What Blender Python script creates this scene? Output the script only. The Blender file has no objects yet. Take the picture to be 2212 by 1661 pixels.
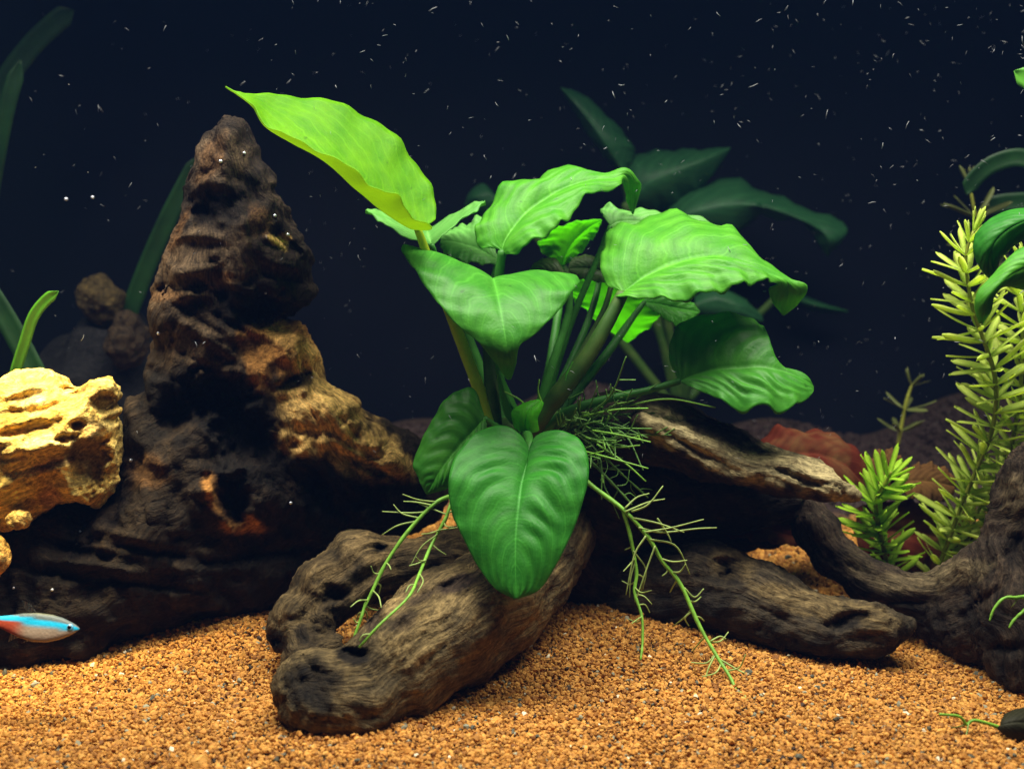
import bpy, math, random
import numpy as np
from mathutils import Vector, Matrix

random.seed(7)
RNG = np.random.default_rng(11)
S = 0.01                      # everything below is laid out in centimetres
C = bpy.context.scene.collection
sc = bpy.context.scene

# ------------------------------------------------------------------ camera
CAM = np.array([0.0, -54.3, 21.0]); PITCH = math.radians(10.0); FPX = 1236.0
cd = bpy.data.cameras.new("camera"); cam = bpy.data.objects.new("camera", cd); C.objects.link(cam)
cam.location = Vector(CAM * S); cam.rotation_euler = (math.radians(90) - PITCH, 0, 0)
cd.sensor_width = 36.0; cd.lens = 36.0 * FPX / 1024.0
cd.clip_start = 0.01; cd.clip_end = 20.0
cd.dof.use_dof = True; cd.dof.focus_distance = 0.525; cd.dof.aperture_fstop = 9.5
sc.camera = cam

# ------------------------------------------------------------------ world, lamps, exposure
w = bpy.data.worlds.new("World"); sc.world = w; w.use_nodes = True
w.node_tree.nodes["Background"].inputs[0].default_value = (0.8, 0.88, 1.0, 1)
w.node_tree.nodes["Background"].inputs[1].default_value = 0.020

def area(name, loc, size, size_y, watt, col, aim=None, spread=180):
    l = bpy.data.lights.new(name, 'AREA'); l.shape = 'RECTANGLE'
    l.size = size * S; l.size_y = size_y * S; l.energy = watt; l.color = col
    l.spread = math.radians(spread)
    o = bpy.data.objects.new(name, l); C.objects.link(o); o.location = Vector(loc) * S
    if aim is not None:
        o.rotation_euler = (Vector(aim) - Vector(loc)).to_track_quat('-Z', 'Y').to_euler()
    return o
# the tank's long light bar above the water, and a separate warm lamp added to brighten the stone
area("tank_light_bar", (1, -5, 50), 76, 14, 4.1, (1.0, 0.96, 0.86), aim=(1, -3.5, 0), spread=115)
area("warm_stone_lamp", (-24, -5, 40), 6, 6, .2, (1.0, 0.80, 0.36), aim=(-23, -1, 12), spread=36)

sc.render.engine = 'CYCLES'
sc.view_settings.view_transform = 'Standard'; sc.view_settings.look = 'None'
sc.view_settings.exposure = 0.0; sc.view_settings.gamma = 1.0
try: sc.view_settings.use_curve_mapping = False
except Exception: pass
cy = sc.cycles
cy.use_denoising = True; cy.adaptive_threshold = 0.02
try: cy.denoiser = 'OPENIMAGEDENOISE'
except Exception: pass
cy.max_bounces = 10; cy.diffuse_bounces = 5; cy.glossy_bounces = 3; cy.transmission_bounces = 8
cy.volume_bounces = 1; cy.caustics_reflective = False; cy.caustics_refractive = False
cy.sample_clamp_indirect = 6.0

# ------------------------------------------------------------------ helpers: a sighted point at a chosen depth
CP, SP = math.cos(PITCH), math.sin(PITCH)
def P(u, v, y):
    """point at depth y (cm) seen at overview position u,v"""
    xc = (u * 1024 / 2212 - 512) / FPX; yc = (384 - v * 768 / 1661) / FPX
    d = np.array([xc, CP + yc * SP, -SP + yc * CP])
    return CAM + d * ((y - CAM[1]) / d[1])
def UV(V):
    q = V - CAM
    f = q[:, 1] * CP - q[:, 2] * SP; up = q[:, 1] * SP + q[:, 2] * CP
    return (512 + FPX * q[:, 0] / f) * 2212 / 1024, (384 - FPX * up / f) * 1661 / 768

# ------------------------------------------------------------------ noise
PERM = RNG.permutation(512).astype(np.int32); PERM = np.concatenate([PERM, PERM, PERM])
GRAD = RNG.normal(size=(512, 3)).astype(np.float32); GRAD /= np.linalg.norm(GRAD, axis=1)[:, None]
def perlin(p):
    p = np.asarray(p, np.float32)
    i = np.floor(p).astype(np.int32); f = p - i; i &= 511
    t = f * f * f * (f * (f * 6 - 15) + 10)
    out = 0
    for dx in (0, 1):
        wx = t[:, 0] if dx else 1 - t[:, 0]
        for dy in (0, 1):
            wy = t[:, 1] if dy else 1 - t[:, 1]
            for dz in (0, 1):
                wz = t[:, 2] if dz else 1 - t[:, 2]
                h = PERM[PERM[PERM[(i[:, 0] + dx) & 511] + ((i[:, 1] + dy) & 511)] + ((i[:, 2] + dz) & 511)] & 511
                g = GRAD[h]
                out = out + wx * wy * wz * (g[:, 0] * (f[:, 0] - dx) + g[:, 1] * (f[:, 1] - dy) + g[:, 2] * (f[:, 2] - dz))
    return out * 1.5
def fbm(p, o=4, gain=0.5):
    r = 0; a = 1.0; p = np.asarray(p, np.float32)
    for k in range(o):
        r = r + a * perlin(p * (2.03 ** k) + 17.3 * k); a *= gain
    return r
def ridged(p, o=3, gain=0.5):
    r = 0; a = 1.0; p = np.asarray(p, np.float32)
    for k in range(o):
        r = r + a * (1 - 2 * np.abs(perlin(p * (2.07 ** k) + 31.7 * k))); a *= gain
    return r
def sstep(a, b, x):
    t = np.clip((x - a) / (b - a), 0, 1); return t * t * (3 - 2 * t)

# ------------------------------------------------------------------ objects
OFF = {}
def props(o, label=None, cat=None, group=None, kind=None):
    if label: o["label"] = label
    if cat: o["category"] = cat
    if group: o["group"] = group
    if kind: o["kind"] = kind
    return o
def thing(name, loc, label, cat, group=None):
    o = bpy.data.objects.new(name, None); C.objects.link(o)
    o.empty_display_size = 0.01
    o.location = Vector(loc) * S; OFF[o.name] = np.array(loc, float)
    return props(o, label, cat, group)
def make_mesh(name, V, F, mat, smooth=True, uv=None, cols=None, vecs=None):
    me = bpy.data.meshes.new(name)
    V = np.asarray(V, np.float32) * S
    F = np.asarray(F, np.int32)
    k = F.shape[1]
    me.vertices.add(len(V)); me.vertices.foreach_set("co", V.ravel())
    me.loops.add(F.size); me.loops.foreach_set("vertex_index", F.ravel())
    me.polygons.add(len(F)); me.polygons.foreach_set("loop_start", np.arange(0, F.size, k, dtype=np.int32))
    me.polygons.foreach_set("loop_total", np.full(len(F), k, np.int32))
    me.update(calc_edges=True)
    if uv is not None:
        l = me.uv_layers.new(name="UVMap"); l.data.foreach_set("uv", np.asarray(uv, np.float32)[F.ravel()].ravel())
    if cols is not None:
        a = me.color_attributes.new("Col", 'FLOAT_COLOR', 'POINT')
        c4 = np.ones((len(V), 4), np.float32); c4[:, :3] = cols; a.data.foreach_set("color", c4.ravel())
    if vecs is not None:
        a = me.attributes.new("grain", 'FLOAT_VECTOR', 'POINT'); a.data.foreach_set("vector", np.asarray(vecs, np.float32).ravel())
    me.polygons.foreach_set("use_smooth", np.full(len(F), smooth, bool))
    me.validate(); me.materials.append(mat)
    return me
def mk(name, V, F, mat, parent=None, **kw):
    V = np.asarray(V, float)
    if parent is not None: base = OFF[parent.name]
    else: base = np.array([V[:, 0].mean(), V[:, 1].mean(), V[:, 2].min()])
    me = make_mesh(name, V - base, F, mat, **kw)
    o = bpy.data.objects.new(name, me); C.objects.link(o)
    OFF[o.name] = base
    if parent is not None: o.parent = parent
    else: o.location = Vector(base) * S
    return o

def catmull(pts, n):
    pts = np.asarray(pts, float); m = len(pts)
    if m == 2: return pts[0] + np.linspace(0, 1, n)[:, None] * (pts[1] - pts[0])
    ext = np.vstack([2 * pts[0] - pts[1], pts, 2 * pts[-1] - pts[-2]])
    x = np.linspace(0, m - 1 - 1e-9, n); i = x.astype(int); t = (x - i)[:, None]
    p0, p1, p2, p3 = ext[i], ext[i + 1], ext[i + 2], ext[i + 3]
    return 0.5 * (2 * p1 + (p2 - p0) * t + (2 * p0 - 5 * p1 + 4 * p2 - p3) * t ** 2 + (3 * p1 - p0 - 3 * p2 + p3) * t ** 3)
def tube(pts, radii, n=24, sides=8, flat=1.0, jitter=0.0):
    c = catmull(pts, n); r = np.interp(np.linspace(0, 1, n), np.linspace(0, 1, len(radii)), radii)
    if jitter: r = r * (1 + jitter * perlin(np.stack([np.linspace(0, n * .35, n), np.full(n, c[0, 0]), np.full(n, c[0, 2])], 1)))
    T = np.gradient(c, axis=0); T /= np.linalg.norm(T, axis=1)[:, None] + 1e-9
    up = np.array([0, -1.0, 0.2]); V = []
    for k in range(n):
        a = up - T[k] * up.dot(T[k]); a /= np.linalg.norm(a) + 1e-9; b = np.cross(T[k], a); up = a
        th = np.arange(sides) * 2 * math.pi / sides
        V.append(c[k] + r[k] * (np.cos(th)[:, None] * a * flat + np.sin(th)[:, None] * b))
    V = np.vstack(V + [c[:1] - T[0] * r[0] * .6, c[-1:] + T[-1] * r[-1] * .6])
    F = []
    for k in range(n - 1):
        for j in range(sides):
            j2 = (j + 1) % sides
            F.append((k * sides + j, k * sides + j2, (k + 1) * sides + j2, (k + 1) * sides + j))
    e0, e1 = n * sides, n * sides + 1
    for j in range(sides):                       # end caps as thin quads that close on the tip vertex
        j2 = (j + 1) % sides
        F.append((e0, j2, j, e0)) ; F.append((e1, (n - 1) * sides + j, (n - 1) * sides + j2, e1))
    T3 = [(a, b, c_) for a, b, c_, d in F if a != d] + [(a, c_, d) for a, b, c_, d in F if a != d]
    T3 += [(a, b, c_) for a, b, c_, d in F if a == d]
    uv = np.zeros((len(V), 2)); uv[:n * sides, 0] = np.tile(np.arange(sides) / sides, n); uv[:n * sides, 1] = np.repeat(np.linspace(0, 1, n), sides); uv[e1, 1] = 1
    return V, np.array(T3), uv

# ------------------------------------------------------------------ materials
def mat(name):
    m = bpy.data.materials.new(name); m.use_nodes = True
    nt = m.node_tree; nt.nodes.clear()
    return m, nt, nt.nodes.new("ShaderNodeOutputMaterial")
def nd(nt, t, **kw):
    n = nt.nodes.new(t)
    for k, v in kw.items():
        if k.startswith("i_"):
            key = k[2:]; key = int(key) if key.isdigit() else key.replace("_", " ")
            n.inputs[key].default_value = v
        else: setattr(n, k, v)
    return n
def math_(nt, op, a, b=None, c=None):
    n = nt.nodes.new("ShaderNodeMath"); n.operation = op
    for k, x in enumerate((a, b, c)):
        if x is None: continue
        if isinstance(x, (int, float)): n.inputs[k].default_value = x
        else: nt.links.new(x, n.inputs[k])
    return n.outputs[0]
def mixc(nt, f, a, b, mode='MIX'):
    n = nt.nodes.new("ShaderNodeMix"); n.data_type = 'RGBA'; n.blend_type = mode
    for k, x in ((0, f), (6, a), (7, b)):
        if isinstance(x, (int, float)): n.inputs[k].default_value = x
        elif isinstance(x, tuple): n.inputs[k].default_value = (*x, 1) if len(x) == 3 else x
        else: nt.links.new(x, n.inputs[k])
    return n.outputs[2]
def noise_n(nt, vec, scale, detail=4, rough=0.6, out=0):
    n = nd(nt, "ShaderNodeTexNoise"); n.inputs["Scale"].default_value = scale; n.inputs["Detail"].default_value = detail
    n.inputs["Roughness"].default_value = rough; nt.links.new(vec, n.inputs["Vector"]); return n.outputs[out]
def ramp(nt, f, a, b, va=0.0, vb=1.0):
    n = nd(nt, "ShaderNodeMapRange"); n.inputs[1].default_value = a; n.inputs[2].default_value = b
    n.inputs[3].default_value = va; n.inputs[4].default_value = vb; nt.links.new(f, n.inputs[0]); return n.outputs[0]
def bump(nt, h, strength, dist, normal=None):
    n = nd(nt, "ShaderNodeBump"); n.inputs["Strength"].default_value = strength; n.inputs["Distance"].default_value = dist
    nt.links.new(h, n.inputs["Height"])
    if normal is not None: nt.links.new(normal, n.inputs["Normal"])
    return n.outputs[0]

def wood_material(name, rough=0.78, spec=0.12, bumpd=0.0012):
    m, nt, out = mat(name)
    g = nd(nt, "ShaderNodeAttribute", attribute_name="grain").outputs["Vector"]
    col = nd(nt, "ShaderNodeAttribute", attribute_name="Col").outputs["Color"]
    ob = nd(nt, "ShaderNodeTexCoord").outputs["Object"]
    fine = noise_n(nt, g, 9.0, 5, 0.65); coarse = noise_n(nt, g, 2.2, 4, 0.6)
    spk = noise_n(nt, ob, 420.0, 3, 0.7)
    v1 = ramp(nt, fine, 0.30, 0.72, 0.35, 1.65); v2 = ramp(nt, coarse, 0.28, 0.72, 0.5, 1.5); v3 = ramp(nt, spk, 0.3, 0.75, 0.55, 1.5)
    k = math_(nt, 'MULTIPLY', math_(nt, 'MULTIPLY', v1, v2), v3)
    cc = nd(nt, "ShaderNodeVectorMath", operation='SCALE'); nt.links.new(col, cc.inputs[0]); nt.links.new(k, cc.inputs["Scale"])
    b1 = bump(nt, fine, 0.7, bumpd); b2 = bump(nt, coarse, 0.6, bumpd * 2.2, b1); b3 = bump(nt, spk, 0.6, bumpd * 0.9, b2)
    p = nd(nt, "ShaderNodeBsdfPrincipled"); p.inputs["Roughness"].default_value = rough
    p.inputs["Specular IOR Level"].default_value = spec
    nt.links.new(cc.outputs[0], p.inputs["Base Color"]); nt.links.new(b3, p.inputs["Normal"]); nt.links.new(p.outputs[0], out.inputs[0])
    return m

def leaf_material(name, base, light, trans_col, trans=0.45, veins=9.0, vc=0.42, rough=0.42, spec=0.4, blotch=None, vein_k=0.5, inter=.5):
    m, nt, out = mat(name)
    uv = nd(nt, "ShaderNodeUVMap", uv_map="UVMap").outputs[0]
    sep = nd(nt, "ShaderNodeSeparateXYZ"); nt.links.new(uv, sep.inputs[0])
    s = math_(nt, 'ABSOLUTE', math_(nt, 'MULTIPLY_ADD', sep.outputs[0], 2.0, -1.0)); t = sep.outputs[1]
    ob = nd(nt, "ShaderNodeTexCoord").outputs["Object"]
    wob = noise_n(nt, ob, 55.0, 2)
    ph = math_(nt, 'SUBTRACT', t, math_(nt, 'MULTIPLY', math_(nt, 'POWER', s, 1.5), vc))
    ph = math_(nt, 'MULTIPLY', math_(nt, 'ADD', ph, math_(nt, 'MULTIPLY', wob, 0.14)), veins)
    big = math_(nt, 'COSINE', math_(nt, 'MULTIPLY', ph, 2 * math.pi)); small = math_(nt, 'COSINE', math_(nt, 'MULTIPLY', ph, 10 * math.pi))
    vb = math_(nt, 'POWER', math_(nt, 'MULTIPLY_ADD', big, 0.5, 0.5), 40.0)
    vf = math_(nt, 'MULTIPLY', math_(nt, 'POWER', math_(nt, 'MULTIPLY_ADD', small, 0.5, 0.5), 8.0), 0.42)
    vb = math_(nt, 'MAXIMUM', vb, vf)
    mid = math_(nt, 'POWER', math_(nt, 'SUBTRACT', 1.0, math_(nt, 'MINIMUM', s, 1.0)), 70.0)
    n1 = noise_n(nt, ob, 90.0, 4, 0.6); n2 = noise_n(nt, ob, 600.0, 3, 0.6)
    col = mixc(nt, ramp(nt, n1, 0.3, 0.7), base, light)
    if blotch: col = mixc(nt, ramp(nt, noise_n(nt, ob, 35.0, 3), 0.45, 0.62), col, blotch)
    vv = math_(nt, 'MINIMUM', math_(nt, 'ADD', math_(nt, 'MULTIPLY', vb, vein_k), mid), 1.0)
    col = mixc(nt, math_(nt, 'MULTIPLY', ramp(nt, big, -.2, -1.0), ramp(nt, noise_n(nt, ob, 45.0, 2), .35, .65, .15 * inter, inter)), col, tuple(c * .6 for c in base))
    col = mixc(nt, math_(nt, 'MULTIPLY', vv, 0.7), col, tuple(min(1, c * 1.6 + 0.008) for c in light))
    spot = math_(nt, 'MULTIPLY', ramp(nt, noise_n(nt, ob, 260.0, 2, .5), 0.70, 0.78), 0.55)
    col = mixc(nt, spot, col, tuple(c * .35 + .004 for c in base))
    h = math_(nt, 'ADD', math_(nt, 'MULTIPLY', small, 0.012), math_(nt, 'MULTIPLY', n1, 0.6))
    h = math_(nt, 'ADD', h, math_(nt, 'MULTIPLY', n2, 0.30))
    nb = bump(nt, h, 0.55, 0.0009)
    p = nd(nt, "ShaderNodeBsdfPrincipled"); p.inputs["Roughness"].default_value = rough; p.inputs["Specular IOR Level"].default_value = spec
    nt.links.new(col, p.inputs["Base Color"]); nt.links.new(nb, p.inputs["Normal"])
    tr = nd(nt, "ShaderNodeBsdfTranslucent"); nt.links.new(mixc(nt, math_(nt, 'MULTIPLY', vv, 0.4), trans_col, tuple(c * .55 for c in trans_col)), tr.inputs[0])
    mx = nd(nt, "ShaderNodeMixShader"); mx.inputs[0].default_value = trans
    nt.links.new(p.outputs[0], mx.inputs[1]); nt.links.new(tr.outputs[0], mx.inputs[2]); nt.links.new(mx.outputs[0], out.inputs[0])
    return m

def plain(name, col, rough=0.5, var=0.35, scale=120.0, spec=0.4, trans=0.0, col2=None, bmp=0.0004):
    m, nt, out = mat(name)
    ob = nd(nt, "ShaderNodeTexCoord").outputs["Object"]
    n = noise_n(nt, ob, scale, 4, 0.6)
    c = mixc(nt, ramp(nt, n, 0.3, 0.7), tuple(x * (1 - var) for x in col), col2 or tuple(min(1, x * (1 + var)) for x in col))
    p = nd(nt, "ShaderNodeBsdfPrincipled"); p.inputs["Roughness"].default_value = rough; p.inputs["Specular IOR Level"].default_value = spec
    nt.links.new(c, p.inputs["Base Color"]); nt.links.new(bump(nt, n, 0.5, bmp), p.inputs["Normal"])
    if trans:
        tr = nd(nt, "ShaderNodeBsdfTranslucent"); nt.links.new(c, tr.inputs[0])
        mx = nd(nt, "ShaderNodeMixShader"); mx.inputs[0].default_value = trans
        nt.links.new(p.outputs[0], mx.inputs[1]); nt.links.new(tr.outputs[0], mx.inputs[2]); nt.links.new(mx.outputs[0], out.inputs[0])
    else: nt.links.new(p.outputs[0], out.inputs[0])
    return m

M_WOOD = wood_material("driftwood")
M_STONE = wood_material("yellow_stone", rough=0.8, spec=0.2, bumpd=0.0016)
M_PET = plain("petiole_green", (0.035, 0.16, 0.016), 0.5, 0.3, 90, spec=.25)
M_PETDARK = plain("petiole_olive", (0.036, 0.125, 0.014), 0.55, 0.4, 90, spec=.2, col2=(0.06, 0.11, 0.018))
M_PETLIME = plain("petiole_lime", (0.60, 0.70, 0.03), 0.45, 0.2, 90, trans=0.5, col2=(0.55, 0.80, 0.03))
M_ROOT = plain("root_green", (0.20, 0.46, 0.04), 0.5, 0.3, 300, trans=0.15)
M_ROOTPALE = plain("rootlet_pale", (0.34, 0.46, 0.12), 0.5, 0.3, 300, trans=0.2)
M_ROOTDIM = plain("root_tuft", (0.11, 0.26, 0.04), 0.55, 0.4, 300, trans=0.1)

# ------------------------------------------------------------------ surface nets
def surface_nets(F, org, h):
    ins = F < 0
    nx, ny, nz = F.shape
    cnt = np.zeros((nx - 1, ny - 1, nz - 1), np.int8)
    for a in (0, 1):
        for b in (0, 1):
            for c in (0, 1): cnt += ins[a:nx - 1 + a, b:ny - 1 + b, c:nz - 1 + c]
    act = (cnt > 0) & (cnt < 8)
    I = np.argwhere(act); idx = -np.ones(act.shape, np.int32); idx[act] = np.arange(len(I))
    acc = np.zeros((len(I), 3)); num = np.zeros(len(I))
    corners = [(a, b, c) for a in (0, 1) for b in (0, 1) for c in (0, 1)]
    for i, p in enumerate(corners):
        for q in corners[i + 1:]:
            if sum(abs(p[k] - q[k]) for k in range(3)) != 1: continue
            fa = F[I[:, 0] + p[0], I[:, 1] + p[1], I[:, 2] + p[2]]; fb = F[I[:, 0] + q[0], I[:, 1] + q[1], I[:, 2] + q[2]]
            cr = (fa < 0) != (fb < 0)
            t = np.where(cr, fa / np.where(cr, fa - fb, 1), 0)
            pos = np.array(p)[None] + t[:, None] * (np.array(q) - np.array(p))[None]
            acc[cr] += pos[cr]; num[cr] += 1
    V = (I + acc / num[:, None]) * h + org
    Q = []
    for ax in range(3):
        o1, o2 = [(1, 2), (2, 0), (0, 1)][ax]
        sl0 = [slice(1, n - 1) for n in F.shape]; sl1 = list(sl0)
        sl0[ax] = slice(0, F.shape[ax] - 1); sl1[ax] = slice(1, F.shape[ax])
        a = ins[tuple(sl0)]; b = ins[tuple(sl1)]
        for flip, mask in ((False, a & ~b), (True, ~a & b)):
            E = np.argwhere(mask); start = np.ones(3, int); start[ax] = 0; E = E + start
            if not len(E): continue
            e1 = np.eye(3, dtype=int)[o1]; e2 = np.eye(3, dtype=int)[o2]
            g = lambda K: idx[K[:, 0], K[:, 1], K[:, 2]]
            q = np.stack([g(E - e1 - e2), g(E - e2), g(E), g(E - e1)], 1)
            Q.append(q[:, ::-1] if flip else q)
    Q = np.vstack(Q); Q = Q[(Q >= 0).all(1)]
    return V, Q
def vnormals(V, Q):
    n = np.cross(V[Q[:, 2]] - V[Q[:, 0]], V[Q[:, 3]] - V[Q[:, 1]])
    N = np.zeros_like(V)
    for k in range(4): np.add.at(N, Q[:, k], n)
    return N / (np.linalg.norm(N, axis=1)[:, None] + 1e-12)
def grid(lo, hi, h):
    ax = [np.arange(lo[k], hi[k] + h, h, dtype=np.float32) for k in range(3)]
    return np.meshgrid(*ax, indexing='ij'), np.array(lo, float)
def smin(a, b, k):
    h = np.clip(0.5 + 0.5 * (b - a) / k, 0, 1); return b + (a - b) * h - k * h * (1 - h)
def chain_sdf(G, chain, squash=(1, 1, 1)):
    """distance to a chain of tapered capsules; chain rows: u, v, depth, radius"""
    X, Y, Z = G; best = None
    pts = [P(*c[:3]) for c in chain]
    for k in range(len(pts) - 1):
        a, b = pts[k], pts[k + 1]; ra, rb = chain[k][3], chain[k + 1][3]
        ab = b - a; L2 = ab.dot(ab)
        t = np.clip(((X - a[0]) * ab[0] + (Y - a[1]) * ab[1] + (Z - a[2]) * ab[2]) / L2, 0, 1)
        d = np.sqrt(((X - a[0] - t * ab[0]) * squash[0]) ** 2 + ((Y - a[1] - t * ab[1]) * squash[1]) ** 2 + ((Z - a[2] - t * ab[2]) * squash[2]) ** 2) - (ra + t * (rb - ra))
        best = d if best is None else smin(best, d, 0.5)
    return best
def chain_grain(V, chains, stretch=0.16):
    """per-vertex coordinates that run slowly along the limb, fast across it"""
    bd = np.full(len(V), 1e9); G = np.zeros((len(V), 3))
    for ci, chain in enumerate(chains):
        pts = [P(*c[:3]) for c in chain]; s0 = ci * 7.0
        for k in range(len(pts) - 1):
            a, b = pts[k], pts[k + 1]; ab = b - a; L = np.linalg.norm(ab); t = ((V - a) @ ab) / L ** 2
            tc = np.clip(t, 0, 1); r = V - a - tc[:, None] * ab
            d = np.linalg.norm(r, axis=1) - (chain[k][3] + tc * (chain[k + 1][3] - chain[k][3]))
            wgt = d < bd; bd = np.where(wgt, d, bd)
            n1 = np.cross(ab / L, [0, 0, 1.0]); n1 /= np.linalg.norm(n1) + 1e-9; n2 = np.cross(n1, ab / L)
            g = np.stack([(s0 + tc * L) * stretch, r @ n1, r @ n2], 1)
            G[wgt] = g[wgt]; s0 += L
    return G
def smooth_attr(A, Q, it=6):
    n = np.zeros(len(A))
    for k in range(4): np.add.at(n, Q[:, k], 2)
    for _ in range(it):
        B = np.zeros_like(A)
        for k in range(4):
            np.add.at(B, Q[:, k], A[Q[:, (k + 1) % 4]] + A[Q[:, (k + 3) % 4]])
        A = B / n[:, None]
    return A
def polygon_sdf(poly, x, z):
    """signed distance to polygon in the x,z plane (negative inside)"""
    d = np.full(x.shape, 1e9); sgn = np.ones(x.shape)
    n = len(poly)
    for i in range(n):
        a, b = poly[i], poly[(i + 1) % n]; e = b - a
        wx, wz = x - a[0], z - a[1]
        t = np.clip((wx * e[0] + wz * e[1]) / (e @ e), 0, 1)
        d = np.minimum(d, (wx - t * e[0]) ** 2 + (wz - t * e[1]) ** 2)
        c1 = z >= a[1]; c2 = z < b[1]; c3 = e[0] * wz > e[1] * wx
        flip = (c1 & c2 & c3) | (~c1 & ~c2 & ~c3); sgn = np.where(flip, -sgn, sgn)
    return sgn * np.sqrt(d)
def sculpt(V, N, feats):
    """press hollows (amp > 0) or raise bumps (amp < 0) into the camera-side face: u, v, ru, rv, angle, amp, profile"""
    u, v = UV(V); d = V - CAM; d /= np.linalg.norm(d, axis=1)[:, None]
    face = sstep(-0.05, 0.45, -(N * d).sum(1))
    disp = np.zeros(len(V)); hol = np.zeros(len(V))
    for (fu, fv, ru, rv, ang, amp, prof) in feats:
        a = math.radians(ang); x = u - fu; y = v - fv
        q = np.sqrt(((x * math.cos(a) + y * math.sin(a)) / ru) ** 2 + ((-x * math.sin(a) + y * math.cos(a)) / rv) ** 2)
        q = q + (0.16 if prof == 'r' else 0.34) * perlin(np.stack([u / 30, v / 30, np.full(len(u), fu * .37)], 1)) + 0.15 * perlin(np.stack([u / 11, v / 11, np.full(len(u), fu * .21)], 1))
        if prof == 'g': k = np.exp(-q * q * 1.6)
        elif prof == 'f': k = 1 - sstep(0.4, 1.05, q)
        else: k = np.exp(-((q - 0.8) / 0.22) ** 2)
        disp += amp * k
        if amp > 0: hol = np.maximum(hol, k)
    return V + d * (disp * face)[:, None], hol * face
def blobs(u, v, lst, wob=0.35):
    m = np.zeros(len(u)); nz = perlin(np.stack([u / 38, v / 38, u * 0], 1)) + 0.5 * perlin(np.stack([u / 15, v / 15, u * 0 + 5], 1))
    for (fu, fv, ru, rv, ang, amp) in lst:
        a = math.radians(ang); x = u - fu; y = v - fv
        q = np.sqrt(((x * math.cos(a) + y * math.sin(a)) / ru) ** 2 + ((-x * math.sin(a) + y * math.cos(a)) / rv) ** 2) + wob * nz
        m = np.maximum(m, amp * (1 - sstep(0.6, 1.15, q)))
    return m
def cracks(g, f=1.0):
    return np.exp(-(perlin(g * 1.1 * f + 3) / .05) ** 2) * sstep(-.1, .35, perlin(g * .5 + 40)) + .7 * np.exp(-(perlin(g * 2.3 * f + 8) / .07) ** 2) * sstep(0, .4, perlin(g * .8 + 70))
def lerp(a, b, k): return a + (b - a) * k[:, None]

# ------------------------------------------------------------------ the gravel bed
def ground(x, y):
    x = np.asarray(x, float); y = np.asarray(y, float)
    z = 0.35 * np.sin(x * 0.13 + 1.0) * np.cos(y * 0.17) + 0.25 * np.sin(x * 0.31 + y * 0.23)
    z = z + 0.045 * np.clip(y + 6, 0, 14) + 0.13 * np.clip(y - 9, 0, 40) + sstep(10, 22, y) * (1.3 * np.sin(x * .21 + .6) + .9 * np.sin(x * .47 + 2 + y * .1))
    z = z + 0.9 * np.exp(-((x + 11) / 5) ** 2 - ((y - 0.5) / 4) ** 2)
    return z - 0.25
xs = np.linspace(-60, 60, 161); ys = np.linspace(-30, 34, 97)
GX, GY = np.meshgrid(xs, ys, indexing='ij')
gv = np.stack([GX.ravel(), GY.ravel(), ground(GX.ravel(), GY.ravel()) - 0.07], 1)
ii = np.arange(161 * 97).reshape(161, 97)
gf = np.stack([ii[:-1, :-1], ii[1:, :-1], ii[1:, 1:], ii[:-1, 1:]], -1).reshape(-1, 4)
m, nt, out = mat("gravel_floor")
ob = nd(nt, "ShaderNodeTexCoord").outputs["Object"]
vo = nd(nt, "ShaderNodeTexVoronoi"); vo.inputs["Scale"].default_value = 480; nt.links.new(ob, vo.inputs["Vector"])
hs = mixc(nt, vo.outputs["Distance"], (0.05, 0.024, 0.009), (0.012, 0.006, 0.003))
p = nd(nt, "ShaderNodeBsdfPrincipled"); p.inputs["Roughness"].default_value = 0.85; nt.links.new(hs, p.inputs["Base Color"])
nt.links.new(bump(nt, vo.outputs["Distance"], 0.8, -0.001), p.inputs["Normal"]); nt.links.new(p.outputs[0], out.inputs[0])
props(mk("ground", gv, gf, m), kind="structure")

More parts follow.
